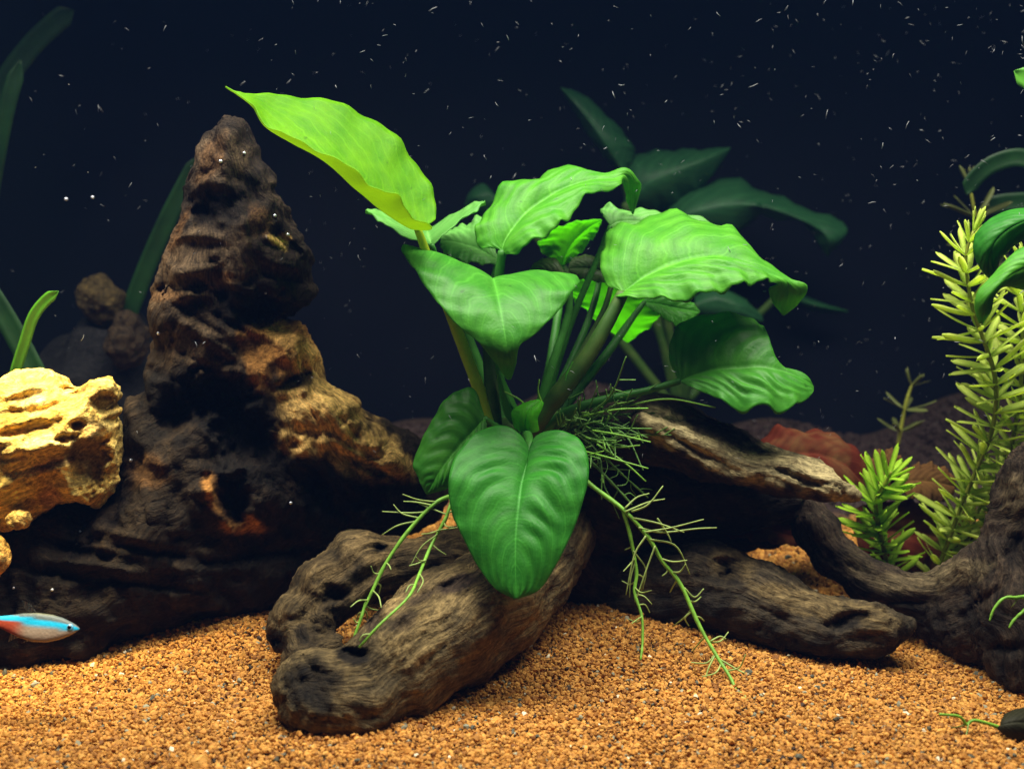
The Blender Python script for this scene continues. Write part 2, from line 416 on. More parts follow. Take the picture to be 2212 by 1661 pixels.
def grains():
    pos = []
    def band(y0, y1, sp, size):
        y = y0
        while y < y1:
            hw = 0.43 * (y - CAM[1]) * 1.02 + 1.0
            x = np.arange(-hw, hw, sp); n = len(x)
            xx = x + RNG.uniform(-.5, .5, n) * sp; yy = y + RNG.uniform(-.55, .55, n) * sp
            pos.append(np.stack([xx, yy, RNG.uniform(-.05, .06, n), np.full(n, size) * np.exp(RNG.normal(0, .28, n))], 1))
            y += sp * 0.92
    band(-15.0, 4.0, 0.122, 0.086); band(4.0, 14.0, 0.19, 0.13); band(14.0, 32.0, 0.42, 0.27)
    p = np.vstack(pos)
    extra = p[RNG.random(len(p)) < 0.10].copy(); extra[:, :2] += RNG.uniform(-.1, .1, (len(extra), 2)); extra[:, 2] += .1; p = np.vstack([p, extra])
    n = len(p)
    ph = (1 + 5 ** .5) / 2
    iv = np.array([(-1, ph, 0), (1, ph, 0), (-1, -ph, 0), (1, -ph, 0), (0, -1, ph), (0, 1, ph), (0, -1, -ph), (0, 1, -ph), (ph, 0, -1), (ph, 0, 1), (-ph, 0, -1), (-ph, 0, 1)]) / math.hypot(1, ph)
    fi = np.array([(0, 11, 5), (0, 5, 1), (0, 1, 7), (0, 7, 10), (0, 10, 11), (1, 5, 9), (5, 11, 4), (11, 10, 2), (10, 7, 6), (7, 1, 8), (3, 9, 4), (3, 4, 2), (3, 2, 6), (3, 6, 8), (3, 8, 9), (4, 9, 5), (2, 4, 11), (6, 2, 10), (8, 6, 7), (9, 8, 1)])
    V = iv[None] * RNG.uniform(.72, 1.22, (n, 12, 1))
    sca = np.stack([RNG.uniform(.8, 1.45, n), RNG.uniform(.75, 1.2, n), RNG.uniform(.55, .95, n)], 1)
    V = V * sca[:, None, :]
    q = RNG.normal(size=(n, 4)); q[:, 1:3] *= .45; q /= np.linalg.norm(q, axis=1)[:, None]
    a, b, c, d = q.T
    R = np.stack([np.stack([1 - 2 * (c * c + d * d), 2 * (b * c - a * d), 2 * (b * d + a * c)], 1), np.stack([2 * (b * c + a * d), 1 - 2 * (b * b + d * d), 2 * (c * d - a * b)], 1), np.stack([2 * (b * d - a * c), 2 * (c * d + a * b), 1 - 2 * (b * b + c * c)], 1)], 1)
    V = np.einsum('nij,nkj->nki', R, V) * p[:, 3][:, None, None]
    V[:, :, 0] += p[:, 0:1]; V[:, :, 1] += p[:, 1:2]; V[:, :, 2] += (ground(p[:, 0], p[:, 1]) + p[:, 2])[:, None]
    F = (fi[None] + (np.arange(n) * 12)[:, None, None]).reshape(-1, 3)
    base = np.array([0.49, 0.215, 0.036]); alt = np.array([0.62, 0.315, 0.064]); dk = np.array([0.20, 0.075, 0.015])
    t = RNG.random(n)[:, None]; col = np.where(t < .55, base + (alt - base) * RNG.random((n, 1)), base + (dk - base) * RNG.random((n, 1)) ** 1.5)
    r = RNG.random(n)
    col[r < .015] = np.array([0.10, 0.10, 0.07]); col[(r > .035) & (r < .05)] = np.array([0.28, 0.27, 0.18]); col[(r > .05) & (r < .054)] = np.array([.8, .72, .5])
    col[(r > .06) & (r < .068)] = np.array([0.05, 0.03, 0.02])
    col *= RNG.uniform(.8, 1.15, (n, 1))
    back_shade = sstep(13.0, 16.0, p[:, 1] + 1.2 * perlin(np.stack([p[:, 0] * .25, p[:, 1] * .25, p[:, 0] * 0], 1)))
    col = lerp(col, np.array([0.036, 0.021, 0.017]), back_shade)      # weaker light toward the tank's back, painted into the grain colour
    return V.reshape(-1, 3), F, np.repeat(col, 12, 0)
m, nt, out = mat("gravel_grain")
col = nd(nt, "ShaderNodeAttribute", attribute_name="Col").outputs["Color"]
ob = nd(nt, "ShaderNodeTexCoord").outputs["Object"]
n_ = noise_n(nt, ob, 900, 3, .6)
cc = nd(nt, "ShaderNodeVectorMath", operation='SCALE'); nt.links.new(col, cc.inputs[0]); nt.links.new(ramp(nt, n_, .3, .7, .8, 1.2), cc.inputs["Scale"])
p = nd(nt, "ShaderNodeBsdfPrincipled"); p.inputs["Roughness"].default_value = 0.7; p.inputs["Specular IOR Level"].default_value = 0.25
nt.links.new(cc.outputs[0], p.inputs["Base Color"]); nt.links.new(p.outputs[0], out.inputs[0])
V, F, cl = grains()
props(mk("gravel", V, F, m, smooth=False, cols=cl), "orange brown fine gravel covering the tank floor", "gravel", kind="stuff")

# ------------------------------------------------------------------ back wall of the tank
m, nt, out = mat("tank_back")
ob = nd(nt, "ShaderNodeTexCoord").outputs["Object"]
n_ = noise_n(nt, ob, 7.0, 4, .55)
p = nd(nt, "ShaderNodeBsdfPrincipled"); p.inputs["Roughness"].default_value = 0.6; p.inputs["Specular IOR Level"].default_value = 0.1
nt.links.new(mixc(nt, ramp(nt, n_, .3, .7), (0.0016, 0.0026, 0.0075), (0.0045, 0.0055, 0.0115)), p.inputs["Base Color"]); nt.links.new(p.outputs[0], out.inputs[0])
bw = np.array([(-60, 33, -2), (60, 33, -2), (60, 33, 60), (-60, 33, 60), (-60, 34, -2), (60, 34, -2), (60, 34, 60), (-60, 34, 60)], float)
bf = np.array([(0, 1, 2, 3), (5, 4, 7, 6), (3, 2, 6, 7), (1, 0, 4, 5), (0, 3, 7, 4), (2, 1, 5, 6)])
props(mk("back_wall", bw, bf, m, smooth=False), kind="structure")

# ------------------------------------------------------------------ driftwood
def limb_wood(name, label, chains, feats=(), colour=None, h=0.14, ridge=0.16, lump=0.35, k=0.6, squash=None, mat_=M_WOOD, stretch=0.16):
    pts = np.array([P(*c[:3]) for ch in chains for c in ch]); r = max(c[3] for ch in chains for c in ch) + 0.9
    G, org = grid(pts.min(0) - r, pts.max(0) + r, h)
    f = None
    for ci, ch in enumerate(chains):
        d = chain_sdf(G, ch, (squash or {}).get(ci, (1, 1, 1)))
        f = d if f is None else smin(f, d, k)
    V, Q = surface_nets(f, org, h); N = vnormals(V, Q)
    gr = smooth_attr(chain_grain(V, chains, stretch), Q, 10)
    gw = gr + 0.25 * np.stack([fbm(V * .35 + 9 * i, 2) for i in range(3)], 1)
    V = V + N * (lump * fbm(V * 0.33, 3))[:, None] + N * (ridge * (ridged(gw * 1.3, 3) - 0.9))[:, None]
    N = vnormals(V, Q)
    V, hol = sculpt(V, N, feats)
    N = vnormals(V, Q); V = V + N * (0.045 * ridged(gw * 4.5, 2) + 0.04 * fbm(V * 3, 2) - .16 * cracks(gw))[:, None]
    u, v = UV(V)
    cols = colour(u, v, V, gw)
    o = mk(name, V, Q, mat_, cols=cols, vecs=gw)
    props(o, label, "driftwood")
    return o

DARK = np.array([0.0095, 0.0065, 0.004]); MID = np.array([0.034, 0.022, 0.012]); TAN = np.array([0.70, 0.43, 0.13]); ORANGE = np.array([0.42, 0.19, 0.045]); BLACK = np.array([0.004, 0.003, 0.0025]); OLIVE = np.array([0.130, 0.090, 0.037])

# --- tall peaked driftwood on the left: silhouette body with real depth
PEAK = [(488,255),(502,262),(522,278),(532,300),(548,338),(570,365),(585,395),(580,412),(610,445),(620,480),(640,515),(655,545),(662,580),(660,610),(668,635),(652,664),(625,680),(602,694),(622,704),(642,706),(660,735),(685,770),(690,800),(702,840),(725,850),(765,885),(760,900),(780,925),(830,950),(870,970),(897,990),(900,1020),(920,1040),(930,1090),(965,1130),(930,1190),(800,1230),(760,1330),(640,1380),(520,1395),(400,1400),(300,1415),(240,1440),(200,1465),(120,1480),(20,1490),(-40,1480),(-90,1440),(-110,1250),(-60,1180),(20,1140),(95,1085),(150,1075),(190,1095),(225,1060),(250,1000),(258,930),(262,882),(300,850),(310,800),(318,740),(312,660),(318,600),(340,570),(352,530),(380,470),(390,420),(415,370),(440,320),(465,285)]
def peak_depth(x, z):
    base = 0.9 + 0.34 * np.clip(x + 19, 0, 21)
    k = sstep(3, 12, z)
    return base * (1 - k) + 2.2 * k + 0.0 * x
def left_wood():
    pts3 = np.array([P(u, v, 0.8) for u, v in PEAK]); poly = pts3[:, [0, 2]]
    h = 0.14
    lo = np.array([poly[:, 0].min() - 1, -8, poly[:, 1].min() - 1.2]); hi = np.array([poly[:, 0].max() + 1, 14, poly[:, 1].max() + 1])
    (X, Y, Z), org = grid(lo, hi, h)
    x2, z2 = X[:, 0, :], Z[:, 0, :]
    s = polygon_sdf(poly, x2.astype(float), z2.astype(float))
    wob = fbm(np.stack([x2.ravel() * .55, z2.ravel() * .55, x2.ravel() * 0 + 3], 1), 3).reshape(x2.shape)
    s = s + 0.10 * wob + (0.06 * ridged(np.stack([x2.ravel() * .9, z2.ravel() * .9, x2.ravel() * 0 + 8], 1), 2).reshape(x2.shape) - .05) * (1 - sstep(15, 18, z2))
    R = 2.4 + 2.2 * (1 - sstep(4, 13, z2)); d = np.clip(-s, 0, None)
    T = R * np.sqrt(np.clip(1 - (1 - np.clip(d / R, 0, 1)) ** 2, 0, 1)) * 0.95
    yc = peak_depth(x2, z2) + 0.5 * wob
    f2 = np.abs(Y - yc[:, None, :]) - T[:, None, :]
    f = np.where(s[:, None, :] > 0, np.sqrt(np.clip(s, 0, None)[:, None, :] ** 2 + np.clip(f2, 0, None) ** 2) + 0.02, f2 * 0.7)
    f = smin(f.astype(np.float32), chain_sdf((X, Y, Z), [(478, 420, 2.2, 1.5), (484, 330, 2.2, .95), (489, 256, 2.2, .16)]), .5)
    V, Q = surface_nets(f.astype(np.float32), org, h); V = V.copy()
    for _ in range(2): V = 0.5 * V + 0.5 * smooth_attr(V, Q, 1)
    N = vnormals(V, Q); u, v = UV(V)
    c0 = P(0, 560, 0); dx = V[:, 0] - c0[0]; dz = V[:, 2] - c0[2]
    rad = np.hypot(dx, dz); ang = np.arctan2(dz, dx)
    ga = np.stack([rad, ang * 1.6, V[:, 1]], 1)
    a = math.radians(-55); gb = np.stack([-dx * math.sin(a) + dz * math.cos(a) + 20, (dx * math.cos(a) + dz * math.sin(a)) * .16, V[:, 1]], 1)
    kt = blobs(u, v, [(730, 870, 220, 200, 40, 1)], 0.1)[:, None]
    gr = ga * (1 - kt) + gb * kt
    gw = gr + 0.55 * np.stack([fbm(V * .3 + 11 * i, 3) for i in range(3)], 1)
    V = V + N * ((0.16 + .22 * (1 - sstep(8, 18, V[:, 2]))) * fbm(V * .26 + 4, 2))[:, None] + N * (0.08 * (ridged(gw * .8, 3) - .9))[:, None] + N * (.20 * (1 - .6 * kt[:, 0]) * (ridged(V * .42 + .6 * np.stack([fbm(V * .35 + 21 * i, 2) for i in range(3)], 1), 2) - .75))[:, None]
    feats = [(460, 430, 62, 55, 20, 0.9, 'g'), (512, 305, 12, 22, -15, .15, 'g'), (365, 630, 26, 20, 10, 0.6, 'f'), (425, 618, 24, 20, 0, .45, 'f'), (480, 635, 20, 18, 0, .5, 'f'),
             (620, 525, 60, 16, 35, .6, 'f'), (600, 590, 70, 22, 20, .5, 'g'), (560, 665, 70, 45, -25, 1.0, 'f'), (500, 700, 80, 12, 30, .35, 'g'), (430, 690, 90, 10, 32, .3, 'g'),
             (330, 800, 30, 14, 20, .3, 'g'), (470, 850, 95, 60, 5, 1.5, 'f'), (380, 900, 60, 50, 0, .9, 'g'), (530, 940, 85, 70, 20, 1.3, 'f'), (640, 820, 55, 16, -25, .55, 'f'),
             (610, 790, 30, 26, -30, .4, 'g'), (640, 960, 24, 14, 10, .4, 'f'), (505, 1075, 40, 62, 0, 1.0, 'f'), (450, 980, 60, 40, 0, .6, 'g'), (690, 1050, 30, 60, -20, .8, 'f'),
             (340, 1000, 22, 30, 0, -.5, 'g'), (430, 1060, 34, 22, 0, -.55, 'g'), (130, 1120, 60, 34, 10, -.7, 'g'), (170, 1190, 90, 14, 12, .6, 'g'), (120, 1240, 110, 14, 10, .5, 'g'),
             (330, 1190, 120, 12, 10, .5, 'g'), (300, 1260, 150, 14, 8, .5, 'g'), (560, 1200, 160, 16, -12, .5, 'g'), (560, 720, 60, 14, 25, -.4, 'g'), (610, 745, 14, 60, -10, -.35, 'g'),
             (760, 960, 70, 10, 30, .4, 'g'), (800, 1010, 70, 12, 22, .55, 'f'), (780, 1080, 70, 40, 0, .9, 'g'), (550, 420, 40, 20, 60, .4, 'g'), (505, 1080, 58, 84, 0, -.35, 'r'), (720, 905, 110, 100, 40, -1.1, 'g'), (640, 755, 60, 60, 0, -.6, 'g'), (830, 985, 80, 40, 30, -.7, 'g')]
    feats += [(620, 545, 60, 8, 22, .35, 'g'), (625, 575, 60, 7, 15, -.3, 'g'), (620, 605, 60, 8, 12, .35, 'g'), (560, 630, 70, 9, 14, -.35, 'g'), (440, 470, 30, 40, 0, .5, 'f'), (480, 400, 60, 12, 10, -.35, 'g'), (420, 585, 60, 10, -12, -.25, 'g'), (410, 640, 80, 10, 0, -.3, 'g'), (470, 745, 110, 9, 34, -.3, 'g'), (440, 790, 90, 8, 30, .3, 'g'), (690, 830, 40, 8, 60, -.3, 'g'), (720, 900, 70, 7, 55, -.25, 'g'), (680, 900, 60, 7, 60, .3, 'g'), (760, 930, 60, 7, 48, .3, 'g'), (650, 1010, 40, 14, 20, -.3, 'g'), (250, 1150, 90, 10, 14, -.35, 'g'), (200, 1220, 120, 8, 8, -.3, 'g'), (420, 1230, 120, 10, 0, -.3, 'g')]
    N = vnormals(V, Q); V, hol = sculpt(V, N, feats)
    N = vnormals(V, Q); V = V + N * (0.03 * ridged(gw * 3.6, 3) + 0.05 * fbm(V * 2.2, 3) - .12 * cracks(gw) * (1 - .85 * kt[:, 0]))[:, None]
    u, v = UV(V)
    nz = fbm(V * .7, 4) ; nf = ridged(gw * 2.2, 3)
    cols = lerp(np.tile(DARK, (len(V), 1)), MID, np.clip(.35 + .6 * nz + .18 * nf, 0, 1))
    up = blobs(u, v, [(440, 560, 130, 90, 0, .8), (470, 350, 70, 70, 0, .55), (350, 620, 40, 60, 0, .7), (440, 760, 110, 80, 20, .5)]); cols = lerp(cols, np.array([0.115, 0.075, 0.040]), up * .8)
    cols = lerp(cols, np.array([0.12, 0.058, 0.02]), blobs(u, v, [(455, 345, 26, 60, 25, .55), (480, 600, 34, 14, 0, .9), (560, 480, 30, 40, 0, .5), (385, 500, 10, 60, 25, .7), (360, 640, 40, 18, 0, .6), (320, 1020, 50, 40, 0, .5)]))
    cols = lerp(cols, ORANGE, blobs(u, v, [(595, 740, 80, 60, 0, 1), (645, 760, 70, 70, 30, 1), (560, 800, 30, 50, 0, .8), (640, 955, 45, 30, 0, .7), (850, 1010, 60, 30, 30, .7), (465, 1070, 22, 60, -20, .9), (520, 1135, 55, 22, 0, .95)]))
    cols = lerp(cols, TAN, blobs(u, v, [(670, 790, 40, 70, -20, .85), (610, 730, 40, 24, 20, .5), (860, 1000, 60, 30, 30, .8), (705, 895, 95, 100, 20, 1), (660, 870, 75, 70, 0, .9), (770, 965, 110, 60, 30, 1), (840, 985, 70, 26, 25, .9), (660, 940, 80, 50, 0, .9), (600, 525, 26, 9, 35, .9), (615, 515, 16, 12, 0, .9)]))
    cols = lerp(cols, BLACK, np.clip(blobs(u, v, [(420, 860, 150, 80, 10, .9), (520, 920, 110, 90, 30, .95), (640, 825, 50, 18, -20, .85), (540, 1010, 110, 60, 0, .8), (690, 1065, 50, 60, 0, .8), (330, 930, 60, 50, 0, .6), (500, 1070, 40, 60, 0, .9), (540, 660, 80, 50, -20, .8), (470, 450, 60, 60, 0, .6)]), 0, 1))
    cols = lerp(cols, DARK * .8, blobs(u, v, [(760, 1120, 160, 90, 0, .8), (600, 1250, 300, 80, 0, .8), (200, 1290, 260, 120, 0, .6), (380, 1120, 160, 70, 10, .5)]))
    o = mk("peaked_driftwood", V, Q, M_WOOD, cols=cols, vecs=gw)
    props(o, "tall dark peaked driftwood with an orange tan flank, left of the plant", "driftwood")
    return o
left_wood()

# --- front log
CH_LOG = [[(690, 1505, -9.6, 1.72), (770, 1508, -9, 1.75), (870, 1430, -7.2, 2.15), (970, 1360, -5.4, 2.35), (1070, 1300, -3.6, 2.2), (1160, 1235, -1.2, 1.75), (1215, 1150, 1.2, 1.5)]]
def col_log(u, v, V, g):
    nz = fbm(V * .8, 4); nf = ridged(g * 2.0, 3)
    c = lerp(np.tile(np.array([0.040, 0.030, 0.015]), (len(V), 1)), OLIVE, np.clip(.45 + .7 * nz + .2 * nf, 0, 1))
    c = lerp(c, np.array([0.22, 0.152, 0.06]), blobs(u, v, [(900, 1380, 90, 60, -40, .6), (830, 1290, 50, 60, 0, .7), (960, 1290, 80, 40, -30, .5), (1130, 1330, 60, 90, -30, .4)]))
    c = lerp(c, np.array([0.02, 0.012, 0.010]), blobs(u, v, [(985, 1262, 60, 22, -20, .9), (915, 1290, 40, 12, -30, .7), (870, 1345, 40, 20, -40, .6), (810, 1330, 16, 40, 20, .8)]))
    c = lerp(c, BLACK, blobs(u, v, [(675, 1480, 70, 70, 0, .85), (760, 1415, 40, 20, 10, .95), (830, 1560, 60, 30, 0, .4)]))
    return c
limb_wood("driftwood_log", "brown driftwood log lying on the gravel beneath the heart shaped leaf", CH_LOG,
          [(668, 1478, 60, 62, 0, .75, 'g'), (760, 1412, 40, 16, 8, .7, 'f'), (985, 1262, 55, 14, -15, .2, 'f'), (870, 1345, 40, 12, -40, .18, 'f'), (815, 1330, 14, 44, 22, .5, 'f'), (860, 1270, 60, 10, -30, .3, 'g'),
           (905, 1285, 36, 8, -25, .15, 'f'), (1090, 1395, 60, 9, -40, .2, 'g'), (930, 1420, 70, 8, -42, .2, 'g'), (800, 1550, 40, 10, -20, .2, 'g'), (740, 1590, 10, 7, 0, -.15, 'g'), (790, 1575, 9, 7, 0, -.15, 'g'), (880, 1470, 10, 7, 0, -.15, 'g')],
          col_log, ridge=.07, lump=.30)
CH_CHUNK = [[(600, 1388, -5.4, .35), (650, 1352, -5.0, 1.05), (720, 1285, -4.0, 1.3), (790, 1228, -3.2, 1.35), (880, 1215, -2.4, 1.2), (980, 1210, -1.6, 1.2), (1060, 1235, -1, 1.3)], [(650, 1360, -5.2, .9), (660, 1410, -6.4, .75), (720, 1395, -6.0, .6)]]
def col_chunk(u, v, V, g):
    c = lerp(np.tile(np.array([0.026, 0.018, 0.009]), (len(V), 1)), np.array([0.10, 0.068, 0.028]), np.clip(.4 + .7 * fbm(V * .8 + 5, 4) + .2 * ridged(g * 2, 3), 0, 1))
    c = lerp(c, np.array([0.18, 0.12, 0.05]), blobs(u, v, [(800, 1180, 70, 40, -20, .8), (700, 1250, 50, 40, -40, .6), (900, 1170, 60, 20, 0, .5)]))
    return lerp(c, BLACK, blobs(u, v, [(600, 1385, 34, 26, 0, .85), (720, 1290, 40, 26, -30, .7), (822, 1182, 16, 10, 0, .9), (690, 1380, 60, 40, 0, .5)]))
limb_wood("driftwood_chunk", "rough dark driftwood chunk behind the left end of the front log", CH_CHUNK,
          [(720, 1282, 36, 24, -35, .6, 'f'), (822, 1182, 15, 10, 0, .4, 'f'), (650, 1330, 30, 14, -50, .4, 'g'), (790, 1250, 60, 12, -35, .4, 'g'), (600, 1384, 14, 14, 0, .3, 'f'), (690, 1340, 20, 30, 10, -.3, 'g'), (760, 1240, 60, 8, -40, -.3, 'g')],
          col_chunk, ridge=.14, lump=.42)

# --- middle driftwood: jutting plank over a dark foot
CH_MID = [[(1250, 960, 3.0, 1.6), (1330, 925, 2.6, 1.9), (1430, 930, 1.8, 1.75), (1540, 975, .8, 1.6), (1650, 1010, 0, 1.05), (1750, 1030, -.5, .85), (1848, 1073, -.8, .22)],
          [(1390, 908, -.3, .45), (1490, 962, -.7, .6), (1590, 1012, -1.0, .62), (1690, 1028, -1.2, .7), (1780, 1048, -1.3, .55), (1852, 1075, -1.3, .16)],
          [(1230, 1010, 3.5, 2.4), (1320, 1080, 3.4, 2.6), (1450, 1065, 3.0, 2.0), (1580, 1080, 2.6, 1.5), (1700, 1075, 2.2, 1.1)],
          [(1440, 1150, 5, 1.4), (1560, 1148, 5.5, 1.15), (1660, 1140, 5.5, .9), (1720, 1120, 5, .8)],
          [(1200, 1060, 4.5, 2.6), (1260, 1200, 4.2, 3.1), (1360, 1290, 3.6, 2.6), (1480, 1310, 2.8, 2.3)]]
def col_mid(u, v, V, g):
    nz = fbm(V * .8, 4); nf = ridged(g * 2.2, 3)
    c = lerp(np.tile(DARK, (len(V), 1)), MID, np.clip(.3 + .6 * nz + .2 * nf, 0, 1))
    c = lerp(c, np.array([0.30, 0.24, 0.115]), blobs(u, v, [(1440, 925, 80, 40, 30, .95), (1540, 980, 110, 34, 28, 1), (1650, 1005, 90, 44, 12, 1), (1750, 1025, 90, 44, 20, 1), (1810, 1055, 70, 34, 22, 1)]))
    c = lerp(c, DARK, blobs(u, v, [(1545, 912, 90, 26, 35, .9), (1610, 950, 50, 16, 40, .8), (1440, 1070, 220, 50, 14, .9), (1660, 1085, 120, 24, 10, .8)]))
    return c
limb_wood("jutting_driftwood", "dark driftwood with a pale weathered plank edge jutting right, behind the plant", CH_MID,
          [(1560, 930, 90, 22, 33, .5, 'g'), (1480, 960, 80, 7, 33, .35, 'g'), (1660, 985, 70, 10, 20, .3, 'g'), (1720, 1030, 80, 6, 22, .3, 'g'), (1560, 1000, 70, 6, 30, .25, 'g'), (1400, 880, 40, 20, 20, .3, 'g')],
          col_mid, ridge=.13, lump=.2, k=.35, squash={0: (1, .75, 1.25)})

# --- low log with a pointed end
CH_LOW = [[(1400, 1295, 2.0, 2.3), (1530, 1280, .2, 2.1), (1650, 1318, -1.4, 1.9), (1780, 1352, -2.6, 1.45), (1880, 1362, -3.2, 1.05), (1968, 1345, -3.6, .22)]]
def col_low(u, v, V, g):
    nz = fbm(V * .8 + 3, 4); nf = ridged(g * 2.0, 3)
    c = lerp(np.tile(np.array([0.016, 0.012, 0.008]), (len(V), 1)), np.array([0.05, 0.037, 0.02]), np.clip(.4 + .7 * nz + .2 * nf, 0, 1))
    c = lerp(c, OLIVE, blobs(u, v, [(1740, 1300, 120, 34, 15, .8), (1580, 1215, 60, 40, 0, .6), (1880, 1330, 70, 30, 20, .7)]))
    return lerp(c, BLACK, blobs(u, v, [(1830, 1345, 45, 20, -15, .8), (1575, 1240, 30, 26, 0, .7), (1650, 1390, 200, 40, 10, .6), (1500, 1340, 100, 80, 0, .6)]))
limb_wood("pointed_driftwood", "low dark driftwood with knots and a pointed right end on gravel", CH_LOW,
          [(1575, 1235, 40, 30, 0, .5, 'g'), (1575, 1240, 14, 12, 0, .35, 'f'), (1830, 1340, 60, 24, -18, .5, 'f'), (1740, 1300, 30, 14, 0, .3, 'g'), (1690, 1335, 40, 10, 20, .35, 'g'), (1575, 1235, 62, 44, 0, -.2, 'r'), (1800, 1285, 80, 8, 12, .25, 'g'), (1900, 1305, 40, 8, 10, -.25, 'g')],
          col_low, ridge=.14, lump=.42)

# --- right trunk with an arm that curves left
CH_RIGHT = [[(2225, 985, -2.5, .5), (2235, 1050, -2.6, 1.5), (2240, 1130, -2.8, 1.75), (2225, 1220, -3.2, 1.9), (2215, 1330, -4.2, 1.9), (2240, 1420, -5, 1.9)],
            [(2215, 1230, -3.0, 1.5), (2140, 1255, -2.3, 1.45), (2050, 1285, -1.4, 1.1), (1960, 1285, -.6, .98), (1870, 1255, .2, .95), (1800, 1205, .9, .9), (1762, 1140, 1.4, .85), (1748, 1088, 1.7, .6)],
            [(2200, 1330, -3.6, 1.9), (2110, 1350, -2.4, 1.6), (2020, 1345, -1.2, 1.0)]]
def col_right(u, v, V, g):
    nz = fbm(V * .8 + 7, 4); nf = ridged(g * 2.0, 3)
    c = lerp(np.tile(np.array([0.015, 0.011, 0.008]), (len(V), 1)), np.array([0.048, 0.033, 0.02]), np.clip(.4 + .7 * nz + .22 * nf, 0, 1))
    c = lerp(c, np.array([0.12, 0.09, 0.045]), blobs(u, v, [(2060, 1240, 90, 34, -14, .7), (1950, 1260, 90, 24, 5, .7), (1860, 1220, 50, 26, 40, .5), (2190, 1080, 34, 70, 0, .5)]))
    return lerp(c, BLACK, blobs(u, v, [(2050, 1350, 150, 50, 0, .6), (2195, 1190, 30, 50, 0, .6), (2200, 1420, 60, 50, 0, .5)]))
limb_wood("branched_driftwood", "dark driftwood trunk at the right edge with an arm curving left", CH_RIGHT,
          [(2195, 1185, 26, 46, 0, .5, 'g'), (2190, 1080, 30, 8, -20, .2, 'g'), (2120, 1300, 70, 10, -35, .4, 'g'), (1960, 1300, 90, 8, 0, .3, 'g'), (2180, 1400, 50, 12, 0, .4, 'g')],
          col_right, ridge=.15, lump=.3)

# ------------------------------------------------------------------ yellow stone
STONE = [(-120, 815), (-40, 830), (0, 822), (22, 806), (60, 797), (95, 800), (122, 815), (137, 828), (175, 832), (202, 822), (232, 818), (256, 836), (261, 856), (248, 878), (262, 886), (246, 902), (258, 930), (254, 960), (259, 992), (250, 1030), (246, 1060), (212, 1088), (190, 1082), (140, 1078), (104, 1104), (60, 1130), (14, 1140), (-60, 1150), (-120, 1150)]
def stone():
    pts3 = np.array([P(u, v, -.6) for u, v in STONE]); poly = pts3[:, [0, 2]]; h = 0.1
    lo = np.array([poly[:, 0].min() - .6, -4.6, poly[:, 1].min() - .6]); hi = np.array([poly[:, 0].max() + .6, 3.4, poly[:, 1].max() + .6])
    (X, Y, Z), org = grid(lo, hi, h); x2, z2 = X[:, 0, :], Z[:, 0, :]
    s = polygon_sdf(poly, x2.astype(float), z2.astype(float)); R = 2.3; d = np.clip(-s, 0, None)
    T = R * np.sqrt(np.clip(1 - (1 - np.clip(d / R, 0, 1)) ** 2, 0, 1))
    f2 = np.abs(Y + .6) - T[:, None, :]
    f = np.where(s[:, None, :] > 0, np.sqrt(np.clip(s, 0, None)[:, None, :] ** 2 + np.clip(f2, 0, None) ** 2) + .02, f2 * .7)
    V, Q = surface_nets(f.astype(np.float32), org, h)
    N = vnormals(V, Q)
    a = math.radians(22); lay = V[:, 2] * math.cos(a) - V[:, 0] * math.sin(a); al = V[:, 0] * math.cos(a) + V[:, 2] * math.sin(a)
    g = np.stack([lay, al * .3, V[:, 1] * .6], 1) + .3 * np.stack([fbm(V * .5 + 5 * i, 2) for i in range(3)], 1)
    V = V + N * (.17 * (ridged(g * .8, 2) - .8) + .22 * fbm(V * .7, 3))[:, None]
    N = vnormals(V, Q)
    V, hol = sculpt(V, N, [(192, 1000, 56, 78, 12, 1.1, 'f'), (60, 925, 90, 14, -14, .4, 'f'), (30, 892, 60, 12, -8, .25, 'g'), (142, 948, 26, 13, -8, .8, 'f'), (166, 918, 18, 12, 0, .8, 'f'), (222, 872, 36, 26, -10, .7, 'f'), (150, 845, 24, 14, 10, .5, 'f'),
                           (60, 1075, 80, 34, -12, .4, 'g'), (110, 880, 60, 10, -20, .4, 'g'), (40, 860, 50, 10, -14, .3, 'g'), (80, 1010, 80, 9, -14, .3, 'g'), (200, 940, 26, 22, 0, -.4, 'g'), (90, 965, 90, 20, -12, -.4, 'g'), (230, 835, 26, 14, 0, -.25, 'g'), (20, 990, 60, 8, -10, .25, 'g')])
    N = vnormals(V, Q); V = V + N * (.03 * fbm(V * 4, 3) + .015 * ridged(g * 4, 2))[:, None]
    u, v = UV(V); nz = fbm(V * .9 + 2, 4)
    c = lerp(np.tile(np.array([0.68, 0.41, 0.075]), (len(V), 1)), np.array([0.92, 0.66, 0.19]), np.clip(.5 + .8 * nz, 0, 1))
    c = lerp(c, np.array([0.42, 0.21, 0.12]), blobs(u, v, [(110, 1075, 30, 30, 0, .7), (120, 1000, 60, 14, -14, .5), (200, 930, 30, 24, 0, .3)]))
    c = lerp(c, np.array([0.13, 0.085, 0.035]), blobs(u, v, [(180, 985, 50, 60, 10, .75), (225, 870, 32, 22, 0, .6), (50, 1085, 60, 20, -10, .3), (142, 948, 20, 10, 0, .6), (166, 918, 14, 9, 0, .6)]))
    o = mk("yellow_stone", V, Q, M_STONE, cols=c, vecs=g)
    props(o, "pitted bright yellow stone leaning on the dark driftwood at the left edge", "stone")
stone()
